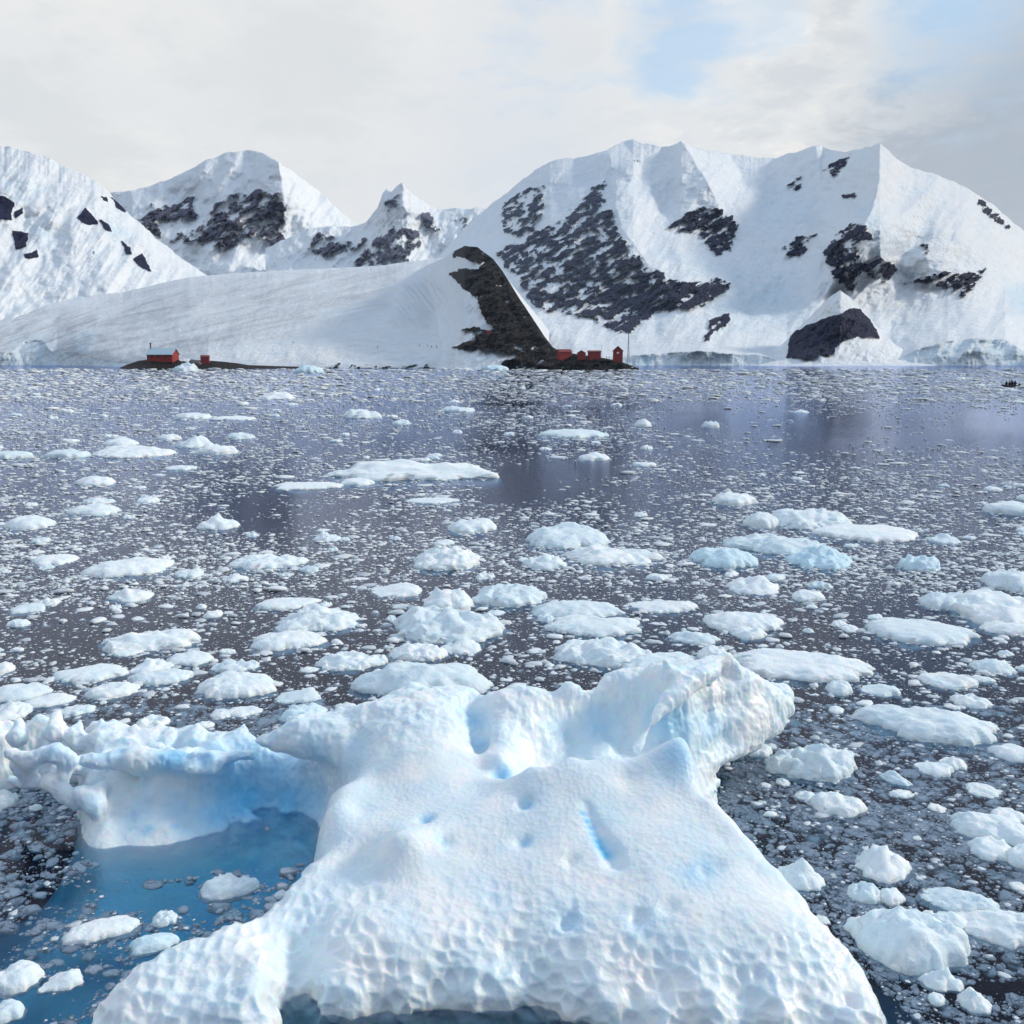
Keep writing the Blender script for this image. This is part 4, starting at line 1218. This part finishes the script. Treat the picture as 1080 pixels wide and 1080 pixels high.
def strew(n, smin, smax, pw, tpl, zlo, zhi, y0=389, y1=1140, tone=(0.3, 1.0), flat=(.05, .15), dpow=1.0):
    global base_
    px = r2.uniform(-260, 1340, n); py = r2.uniform(y0, y1, n)
    keep = r2.uniform(0, 1.25, n) < dens(px, py) ** dpow
    px, py = px[keep], py[keep]
    x, y, _ = atz(px, py, 0.0)
    keep = ~in_berg(x, y, -.34) & (y < 1250)
    x, y, py = x[keep], y[keep], py[keep]
    keep = ~in_floe(x, y, .9)
    x, y, py = x[keep], y[keep], py[keep]
    n = len(x)
    u = r2.random(n)
    spx = smin * (1 - u * (1 - (smin / smax) ** pw)) ** (-1 / pw)
    W = spx * np.sqrt(x * x + y * y + 64) / F_PX
    th = r2.uniform(0, 6.283, n); fl = r2.uniform(*flat, n) * np.clip(.5 / W, .5, 1.5) * np.minimum(1 + np.sqrt(x * x + y * y) / 200, 1.7); tn = r2.uniform(*tone, n)
    for q, (Vt, Ft) in enumerate(tpl):
        s_ = np.nonzero(np.arange(n) % len(tpl) == q)[0]
        if not len(s_):
            continue
        c, si = np.cos(th[s_])[:, None], np.sin(th[s_])[:, None]
        w = W[s_][:, None] * .5
        X = (Vt[None, :, 0] * c - Vt[None, :, 1] * si) * w + x[s_][:, None]
        Y = (Vt[None, :, 0] * si + Vt[None, :, 1] * c) * w + y[s_][:, None]
        hh = w * 2 * fl[s_][:, None]
        Z = Vt[None, :, 2] * hh + (r2.uniform(zlo, zhi, len(s_)) - (.85 * sstep(680, 800, py[s_]) if zhi > 0 else 0))[:, None] * hh
        k_ = len(s_)
        chips.append(np.stack([X, Y, Z], -1).reshape(-1, 3).astype(np.float32))
        faces_.append((Ft[None] + (np.arange(k_) * len(Vt))[:, None, None] + base_).reshape(-1, 3))
        tones.append(np.repeat(tn[s_], len(Vt)))
        base_ += k_ * len(Vt)


strew(3600, 9, 22, 1.6, TPL[0], -.6, .4, y0=430, tone=(.35, .95), flat=(.06, .18))
strew(16000, 5, 13, 1.8, TPL[0], -.85, .35, y0=396, tone=(.3, .9), flat=(.05, .15))
strew(60000, 2.4, 7, 1.6, TPL[1], -.8, .4, tone=(.22, .85))
strew(26000, 4, 12, 1.7, TPL[1], -.7, .5, y1=620, tone=(.55, 1.0), flat=(.04, .11))
strew(52000, 1.8, 6, 1.4, TPL[2], -.6, .5, y1=640, tone=(.5, 1.0), dpow=.7)
strew(9000, 3, 16, 1.4, TPL[1], -.3, .6, y1=424, tone=(.75, 1.0), flat=(.05, .14), dpow=.5)
strew(150000, 1.1, 2.8, 1.4, TPL[2], -.7, .5, tone=(.2, .8), dpow=.6)
strew(12000, 8, 26, 1.4, TPL[0], -3.0, -1.05, y0=740, tone=(.5, 1.0))      # pieces awash just below the surface
strew(22000, 3, 9, 1.5, TPL[1], -5.0, -1.05, y0=740, tone=(.5, 1.0), dpow=.6)
me = mesh_np('brash_ice', np.concatenate(chips), np.concatenate(faces_))
attr(me, 'tone', np.concatenate(tones))
br = link('brash_ice', me, M_BRASH)
tag(br, 'countless small chips of ice strewn over the dark water', None, None, 'stuff')
# ------------------------------------------------------------------ huts, mast, people, boat
bpy.context.view_layer.update()
DG = bpy.context.evaluated_depsgraph_get()


def hit(px, py):
    """what the camera meets at a pixel"""
    d = Vector([float(c) for c in ray(px, py)]).normalized()
    ok, loc, nrm, idx, ob, mt = scene.ray_cast(DG, Vector((0, 0, CAM_H)), d)
    return Vector(loc)


def ground_hut(px, py):
    p = hit(px, py)
    return p, p.length / F_PX


def house(name, label, pl, pr, yb, ye, yr, m_wall, m_roof, rot=0.0, depth=.6, snow=False, chimney=None, windows=(), gable_front=False, cat='hut', group=None):
    """gabled building whose front spans pl..pr, with base, eave and ridge at yb, ye, yr"""
    p, m = ground_hut((pl + pr) / 2, yb)
    L, Hw, Hr = (pr - pl) * m, (yb - ye) * m, (ye - yr) * m
    Wd = L * depth
    root = empty(name, p, rot)
    tag(root, label, cat, group)
    bm = bmesh.new()
    if gable_front:
        prof = [(-L / 2, -1.5), (L / 2, -1.5), (L / 2, Hw), (0, Hw + Hr), (-L / 2, Hw)]
        vs = [[bm.verts.new((x, y, z)) for x, z in prof] for y in (-Wd / 2, Wd / 2)]
    else:
        prof = [(-Wd / 2, -1.5), (Wd / 2, -1.5), (Wd / 2, Hw), (0, Hw + Hr), (-Wd / 2, Hw)]
        vs = [[bm.verts.new((x, y, z)) for y, z in prof] for x in (-L / 2, L / 2)]
    bm.faces.new(vs[0]); bm.faces.new(vs[1][::-1])
    for i in range(5):
        j = (i + 1) % 5
        bm.faces.new((vs[0][i], vs[1][i], vs[1][j], vs[0][j]))
    bm_obj('wall', bm, m_wall, root)
    bm = bmesh.new()
    th, ov = .06 * Hw + .05, .07 * L
    for s_ in (-1, 1):
        if gable_front:
            a = Vector((0, 0, Hw + Hr + .02)); b = Vector((s_ * (L / 2 + ov), 0, Hw - ov * Hr / (L / 2) + .02)); ext = Vector((0, Wd / 2 + ov, 0))
        else:
            a = Vector((0, 0, Hw + Hr + .02)); b = Vector((0, s_ * (Wd / 2 + ov * .6), Hw - ov * .6 * Hr / (Wd / 2) + .02)); ext = Vector((L / 2 + ov * .5, 0, 0))
        lo = [bm.verts.new(v) for v in (a - ext, a + ext, b + ext, b - ext)]
        up = [bm.verts.new(v.co + Vector((0, 0, th))) for v in lo]
        bm.faces.new(lo); bm.faces.new(up[::-1])
        for i in range(4):
            j = (i + 1) % 4
            bm.faces.new((lo[i], lo[j], up[j], up[i]))
    rf = bm_obj('roof', bm, m_roof, root)
    if chimney is not None:
        bm = bmesh.new(); bm_bar(bm, (chimney * L / 2, 0, Hw + Hr * .6), (chimney * L / 2, 0, Hw + Hr * 1.9), .022 * L, 8)
        bm_bar(bm, (chimney * L / 2, 0, Hw + Hr * 1.9), (chimney * L / 2, 0, Hw + Hr * 2.05), .036 * L, 8)
        bm_obj('chimney', bm, M_DARK, rf)
    for (cx, cz, ww, wh, mat) in windows:
        bm = bmesh.new(); yf = -Wd / 2 - .03
        bm_box(bm, (cx * L / 2, yf, cz * Hw), (ww * L, .08, wh * Hw))
        bm_obj('window', bm, mat, root)
    return root


M_GLASS = plain('dark window glass', (0.02, 0.025, 0.035), 0.15, 0.1, 1)
house('red_hut', 'red hut with a pale blue snowy roof on the low rocky islet', 158, 186, 380, 373.8, 368.6, M_RED, M_BLUEROOF, rot=R(-14), depth=.42, chimney=-.93,
      windows=((-.6, .55, .05, .3, M_GLASS), (-.1, .55, .05, .3, M_GLASS), (.45, .55, .05, .3, M_GLASS)))
house('red_shed', 'little dark red shed at the right end of the rocky islet', 212.5, 220.5, 382.5, 377, 375.4, M_RED, M_REDROOF, rot=R(8), depth=.7)
house('red_hut', 'long low red hut, leftmost of those below the dark rock hill', 588, 602, 378, 371.5, 369, M_RED, M_REDROOF, rot=R(20), depth=.5)
house('red_hut', 'small gabled red hut in the middle of the shore huts', 609, 617.5, 377.5, 372.5, 370, M_RED, M_REDROOF, rot=R(-6), depth=.8, gable_front=True)
house('red_hut', 'boxy red hut between the small gabled one and the tall one', 620.5, 633, 377.8, 371.3, 370.2, M_RED, M_REDROOF, rot=R(6), depth=.6)
house('red_hut', 'tall narrow red hut with a white window beside the lattice mast', 646.5, 656.5, 381, 370.5, 366, M_RED, M_REDROOF, rot=R(-5), depth=.8, gable_front=True,
      windows=((0, .82, .26, .16, M_WHITE),))
house('red_hut', 'tiny red hut alone on the upper rocks of the hill', 513.5, 518, 352, 349.4, 348.6, M_RED, M_REDROOF, rot=R(10), depth=.5)

p, m = ground_hut(662.5, 383)
root = empty('radio_mast', p); tag(root, 'thin grey lattice mast at the tip of the peninsula', 'mast')
Hm = 31 * m; rb, rt = 1.5, .25
ang = [R(90 + 120 * i) for i in range(3)]
for a in ang:
    bm = bmesh.new(); bm_bar(bm, (rb * math.cos(a), rb * math.sin(a), -1), (rt * math.cos(a), rt * math.sin(a), Hm), .17, 6); bm_obj('leg', bm, M_STEEL, root)
bm = bmesh.new(); nb_ = 9
for i in range(nb_):
    z0, z1 = Hm * i / nb_, Hm * (i + 1) / nb_
    r0, r1 = rb + (rt - rb) * i / nb_, rb + (rt - rb) * (i + 1) / nb_
    for q in range(3):
        a, b = ang[q], ang[(q + 1) % 3]
        bm_bar(bm, (r0 * math.cos(a), r0 * math.sin(a), z0), (r1 * math.cos(b), r1 * math.sin(b), z1), .09, 4)
        bm_bar(bm, (r1 * math.cos(a), r1 * math.sin(a), z1), (r1 * math.cos(b), r1 * math.sin(b), z1), .05, 4)
bm_obj('bracing', bm, M_STEEL, root)
p, m = ground_hut(634.5, 378.5)
root = empty('flag_pole', p); tag(root, 'thin bare pole beside the boxy red hut', 'pole')
bm = bmesh.new(); bm_bar(bm, (0, 0, -.8), (0, 0, 14 * m), .09, 8); bm_obj('shaft', bm, M_STEEL, root)
bm = bmesh.new(); bmesh.ops.create_uvsphere(bm, u_segments=8, v_segments=6, radius=.2, matrix=Matrix.Translation((0, 0, 14 * m))); bm_obj('finial', bm, M_STEEL, root)

for px, py, s_, lab in ((203, 383, 3.4, 'grey boulder between the big red hut and the little shed'), (209, 384, 2.6, 'smaller dark boulder against the little red shed')):
    p, m = ground_hut(px, py)
    Vb, Fb = ico(4)
    u = 1 + .5 * fbm(Vb[:, 0] * 1.2, Vb[:, 1] * 1.2, Vb[:, 2] * 1.2 + px, 4, 31)
    o = link('boulder', mesh_np('boulder', Vb * u[:, None] * (s_, s_ * .8, s_ * .8), Fb, False), plain('grey granite', (0.16, 0.16, 0.17), 0.85, 0.5, 2), None, p + Vector((0, 0, s_ * .1)))
    tag(o, lab, 'boulder')


def figure(joints, edges, radii):
    """one continuous body grown over a skeleton"""
    me = bpy.data.meshes.new('body'); me.from_pydata(joints, edges, [])
    o = bpy.data.objects.new('body', me); COL.objects.link(o)
    md = o.modifiers.new('skin', 'SKIN'); md.use_smooth_shade = True
    for i, v in enumerate(me.skin_vertices[0].data):
        v.radius = (radii[i], radii[i] * .85); v.use_root = i == 0
    s2 = o.modifiers.new('sub', 'SUBSURF'); s2.levels = 1; s2.render_levels = 1
    dg = bpy.context.evaluated_depsgraph_get()
    r_ = bpy.data.meshes.new_from_object(o.evaluated_get(dg))
    bpy.data.objects.remove(o)
    return r_


def body(seated, lean=0.0, arm=0.0):
    if seated:
        J = [(0, 0, .12), (0, .02, .38), (0, .03 + lean, .62), (0, .04 + lean, .74), (0, .03 + lean, .88), (0, .02 + lean, .97),
             (-.11, -.02, .12), (-.15, -.42, .14), (-.15, -.46, -.28), (-.15, -.60, -.32), (.11, -.02, .12), (.15, -.42, .14), (.15, -.46, -.28), (.15, -.60, -.32),
             (-.20, .03 + lean, .60), (-.27, -.05, .36), (-.20, -.28, .26 + arm), (.20, .03 + lean, .60), (.27, -.05, .36), (.20, -.28, .26)]
    else:
        J = [(0, 0, .95), (0, 0, 1.18), (0, lean, 1.42), (0, lean, 1.54), (0, lean - .01, 1.66), (0, lean - .01, 1.76),
             (-.10, 0, .90), (-.12, -.03, .50), (-.12, .02, .09), (-.12, -.14, .05), (.10, 0, .90), (.13, .06, .50), (.13, .10, .09), (.13, -.05, .05),
             (-.20, lean, 1.42), (-.27, .02, 1.16), (-.24, -.10, .93 + arm), (.20, lean, 1.42), (.27, .02, 1.16), (.24, -.10, .93)]
    E = [(0, 1), (1, 2), (2, 3), (3, 4), (4, 5), (0, 6), (6, 7), (7, 8), (8, 9), (0, 10), (10, 11), (11, 12), (12, 13), (2, 14), (14, 15), (15, 16), (2, 17), (17, 18), (18, 19)]
    Rr = [.17, .17, .17, .075, .105, .07, .105, .08, .065, .05, .105, .08, .065, .05, .09, .07, .055, .09, .07, .055]
    return figure(J, E, Rr)


STAND, SIT = [body(False), body(False, .05, .1)], [body(True), body(True, -.08), body(True, .05, .12)]


def person(me, loc, rz, label, mat, group=None, scale=1.0, hood=True, seated=False):
    o = link('person', me.copy(), mat, None, loc)
    o.rotation_euler = (0, 0, rz); o.scale = (scale,) * 3
    tag(o, label, 'person', group)
    hz_ = .93 if seated else 1.71
    bm = bmesh.new(); bmesh.ops.create_uvsphere(bm, u_segments=10, v_segments=8, radius=.125, matrix=Matrix.Translation((0, .03, hz_)) @ Matrix.Diagonal((.95, 1.05, .95, 1)))
    bm_obj('hood', bm, mat, o, True)
    return o


SNOWP = [(309, 362.5, 'lone figure walking on the snow left of the hill, far to the left'), (398, 367.5, 'lone figure on the snow between the far walker and the group'),
         (442.5, 365.5, 'leftmost figure of the small group on the snow slope'), (451, 366, 'figure second from the left in the group on the snow slope'),
         (455, 367, 'figure second from the right in the group on the snow slope'), (460.5, 367, 'rightmost figure of the small group on the snow slope'),
         (639.5, 378.6, 'dark figure standing left between the boxy and the tall red hut'), (642.5, 378.8, 'dark figure standing right, next to the tall red hut')]
for i, (px, py, lab) in enumerate(SNOWP):
    p = hit(px, py)
    person(STAND[i % 2], p - Vector((0, 0, .05)), R(40 * i), lab, M_CLOTH[i % 3], 'people ashore', 1.18)

# rubber boat with its crew
bx_, by_, _ = [float(c) for c in atz(1066, 408.3, 0.0)]
rzb = -math.atan2(bx_, by_) + R(14)
boat = empty('inflatable_boat', (bx_, by_, 0), rzb)
tag(boat, 'black inflatable boat full of people on the water at the right edge', 'boat')


def tube(path, rad, m, name, parent, n=14):
    P = np.array(path, float); k_ = len(P)
    T = np.gradient(P, axis=0); T /= np.linalg.norm(T, axis=1)[:, None]
    up = np.array([0, 0, 1.0]); S_ = np.cross(T, up); S_ /= np.linalg.norm(S_, axis=1)[:, None]; U_ = np.cross(S_, T)
    a = np.linspace(0, 2 * np.pi, n, endpoint=False)
    rad = np.broadcast_to(rad, (k_,))
    V_ = P[:, None] + rad[:, None, None] * (np.cos(a)[None, :, None] * S_[:, None] + np.sin(a)[None, :, None] * U_[:, None])
    f = []
    for i in range(k_ - 1):
        for j in range(n):
            f.append((i * n + j, i * n + (j + 1) % n, (i + 1) * n + (j + 1) % n, (i + 1) * n + j))
    bm = bmesh.new(); vs = [bm.verts.new(v) for v in V_.reshape(-1, 3)]
    for q in f:
        bm.faces.new([vs[i] for i in q])
    bm.faces.new(vs[:n][::-1]); bm.faces.new(vs[-n:])
    return bm_obj(name, bm, m, parent, True)


pth = [(2.35, -.72, .30), (2.1, -.75, .30), (1, -.76, .30), (-.4, -.76, .30), (-1.3, -.70, .34), (-1.9, -.48, .44), (-2.2, -.2, .52), (-2.27, 0, .54), (-2.2, .2, .52), (-1.9, .48, .44), (-1.3, .70, .34), (-.4, .76, .30), (1, .76, .30), (2.1, .75, .30), (2.35, .72, .30)]
tube(pth, [.08, .24] + [.26] * 11 + [.24, .08], M_RUBBER, 'buoyancy_tube', boat)
bm = bmesh.new(); bm_box(bm, (.1, 0, .10), (3.9, 1.15, .10), .03); bm_obj('floor', bm, M_DARK, boat)
bm = bmesh.new(); bm_box(bm, (1.98, 0, .42), (.07, 1.05, .52), .02); bm_obj('transom', bm, M_DARK, boat)
bm = bmesh.new(); bm_box(bm, (2.25, 0, .82), (.42, .32, .40), .09); bm_box(bm, (2.22, 0, .35), (.16, .12, .62), .03); bm_bar(bm, (2.05, 0, .80), (1.5, .12, .92), .03, 6)
bm_obj('outboard_motor', bm, M_RUBBER, boat)
Mb = Matrix.Translation((bx_, by_, 0)) @ Matrix.Rotation(rzb, 4, 'Z')
CREW = [(-1.35, -.66, 0, 'passenger nearest the bow on the near tube of the rubber boat'), (-.55, -.76, 0, 'second passenger from the bow on the near tube of the rubber boat'), (.95, -.76, 0, 'passenger nearest the stern on the near tube of the rubber boat'),
        (-1.0, .72, 180, 'passenger nearest the bow on the far tube of the rubber boat'), (-.2, .76, 180, 'second passenger from the bow on the far tube of the rubber boat'), (1.2, .76, 180, 'passenger nearest the stern on the far tube of the rubber boat'), (.2, -.76, 0, 'third passenger from the bow on the near tube of the rubber boat'), (.55, .76, 180, 'third passenger from the bow on the far tube of the rubber boat')]
for i, (cx, cy_, rz, lab) in enumerate(CREW):
    person(SIT[i % 3], Mb @ Vector((cx, cy_, .55)), rzb + R(rz) + math.pi, lab, M_CLOTH[i % 3], 'crew and passengers of the rubber boat', 1.2, seated=True)
person(STAND[1], Mb @ Vector((.15, .1, .15)), rzb + R(70), 'person standing upright in the middle of the rubber boat', M_CLOTH[0], 'crew and passengers of the rubber boat', 1.1)
EXPOSURE = 0.15
# ------------------------------------------------------------------ sky and light
SUN_EL, SUN_AZ = R(28), R(82)          # azimuth from straight ahead towards the right
sd = Vector((math.sin(SUN_AZ) * math.cos(SUN_EL), math.cos(SUN_AZ) * math.cos(SUN_EL), math.sin(SUN_EL)))
w = bpy.data.worlds.new('World'); scene.world = w; w.use_nodes = True
t = w.node_tree; t.nodes.clear()


class WT(NT):
    def __init__(self):
        self.t = t
        self.out = self.n('ShaderNodeOutputWorld')


k = WT()
skyt = k.n('ShaderNodeTexSky', sky_type='NISHITA', sun_disc=False, sun_elevation=SUN_EL, sun_rotation=SUN_AZ)
b1 = k.n('ShaderNodeBackground', {'Color': skyt.outputs[0], 'Strength': 0.10})
gen = k.n('ShaderNodeTexCoord').outputs['Generated']
dirv = k.n('ShaderNodeVectorMath', {0: gen}, operation='NORMALIZE').outputs[0]
sep = k.n('ShaderNodeSeparateXYZ', {0: dirv})
zz = k.math('ADD', k.math('MAXIMUM', sep.outputs[2], 0.0), 0.22)
cu = k.n('ShaderNodeCombineXYZ', {0: k.math('DIVIDE', sep.outputs[0], zz), 1: k.math('DIVIDE', sep.outputs[1], zz), 2: 0.3})
n_big = k.noise(0.9, 6, 0.55, cu.outputs[0], 0.4)
n_mid = k.noise(4.2, 8, 0.64, cu.outputs[0], 0.25)
n_fin = k.noise(9.0, 6, 0.6, cu.outputs[0], 0.5)


def blob(px, py, r0, r1, warp=0.10):
    d = np.array(ray(px, py)); d = d / np.linalg.norm(d)
    nd = k.n('ShaderNodeVectorMath', {0: dirv, 1: tuple(d)}, operation='DISTANCE')
    dd = k.math('ADD', nd.outputs['Value'], k.math('MULTIPLY', k.math('SUBTRACT', n_mid, 0.5), -warp * 4))
    return k.ramp(dd, r0, r1, 1.0, 0.0)


def vmax(*a):
    r = a[0]
    for x in a[1:]:
        r = k.math('MAXIMUM', r, x)
    return r


cc = k.mix(k.ramp(n_big, 0.35, 0.65), (0.705, 0.73, 0.75), (0.78, 0.78, 0.77))
right = k.ramp(sep.outputs[0], 0.0, 0.35)
bright = k.math('MULTIPLY', k.ramp(k.math('ADD', k.math('MULTIPLY', n_mid, 0.6), k.math('MULTIPLY', n_fin, 0.4)), 0.50, 0.60), k.math('MULTIPLY', right, 0.9))
cc = k.mix(bright, cc, (0.90, 0.87, 0.81))
dark = k.math('MULTIPLY', k.ramp(n_mid, 0.52, 0.36), k.math('ADD', 0.12, k.math('MULTIPLY', right, 0.8)))
cc = k.mix(dark, cc, (0.58, 0.62, 0.66))
bank = k.math('MULTIPLY', vmax(blob(1030, 165, 0.03, 0.15), blob(1130, 150, 0.06, 0.24)), 0.9)
cc = k.mix(bank, cc, (0.37, 0.43, 0.51))
lb = k.math('MULTIPLY', vmax(blob(40, 130, 0.01, 0.10), blob(300, 60, 0.02, 0.14)), 0.5)
cc = k.mix(lb, cc, (0.59, 0.63, 0.66))
# unseen low sky behind the camera, darkened to deepen shade on facing slopes
backf = k.ramp(sep.outputs[1], 0.12, -0.5)
backf = k.math('MULTIPLY', backf, k.ramp(sep.outputs[2], 0.46, 0.14))
cc = k.mix(backf, cc, (0.12, 0.145, 0.225))
# unseen overhead sky, tinted blue to cool the light on ice and snow
cc = k.mix(k.ramp(sep.outputs[2], 0.36, 0.62), cc, (0.45, 0.57, 0.74))
b2 = k.n('ShaderNodeBackground', {'Color': cc, 'Strength': 1.0})
hole = vmax(blob(715, 28, 0.0, 0.075, 0.055), blob(1010, 0, 0.0, 0.11, 0.055), k.math('MULTIPLY', blob(560, 5, 0.0, 0.09), 0.5),
            k.math('MULTIPLY', blob(830, 5, 0.0, 0.06), 0.55), k.math('MULTIPLY', blob(785, 98, 0.0, 0.02), 0.25))
hole = k.math("MULTIPLY", hole, 0.7)
mx = k.n('ShaderNodeMixShader', {0: hole}); k.l(b2.outputs[0], mx.inputs[1])
bs = k.n('ShaderNodeBackground', {'Color': skyt.outputs[0], 'Strength': 0.05})
bc = k.n('ShaderNodeBackground', {'Color': (0.27, 0.42, 0.58, 1), 'Strength': 1.0})
bb = k.n('ShaderNodeAddShader'); k.l(bs.outputs[0], bb.inputs[0]); k.l(bc.outputs[0], bb.inputs[1])
k.l(bb.outputs[0], mx.inputs[2])
k.l(mx.outputs[0], k.out.inputs['Surface'])
t.nodes.remove(b1)

sl = bpy.data.lights.new('sun', 'SUN'); sl.energy = 2.1; sl.angle = R(10); sl.color = (1.0, 0.90, 0.76)
so = bpy.data.objects.new('sun', sl); COL.objects.link(so)
so.rotation_euler = sd.to_track_quat('Z', 'Y').to_euler()

# ------------------------------------------------------------------ air
kz = NT('cold air')
pv = kz.n('ShaderNodeVolumePrincipled', {'Color': (0.62, 0.79, 1.0, 1), 'Density': 0.000035, 'Anisotropy': 0.2})
kz.l(pv.outputs[0], kz.out.inputs['Volume'])
bm = bmesh.new(); bm_box(bm, (0, 2300, 500 - 13), (2 * s + 400, 6400, 2000 - 974)); hz = bm_obj('haze', bm, kz.m)
hz['kind'] = 'stuff'

scene.view_settings.view_transform = 'Standard'; scene.view_settings.look = 'None'
scene.view_settings.gamma = 1.0; scene.view_settings.exposure = EXPOSURE
scene.view_settings.use_curve_mapping = False
cy = scene.cycles
cy.max_bounces = 8; cy.diffuse_bounces = 3; cy.glossy_bounces = 3; cy.transparent_max_bounces = 12; cy.volume_bounces = 1
cy.use_denoising = True
cy.caustics_reflective = False; cy.caustics_refractive = False
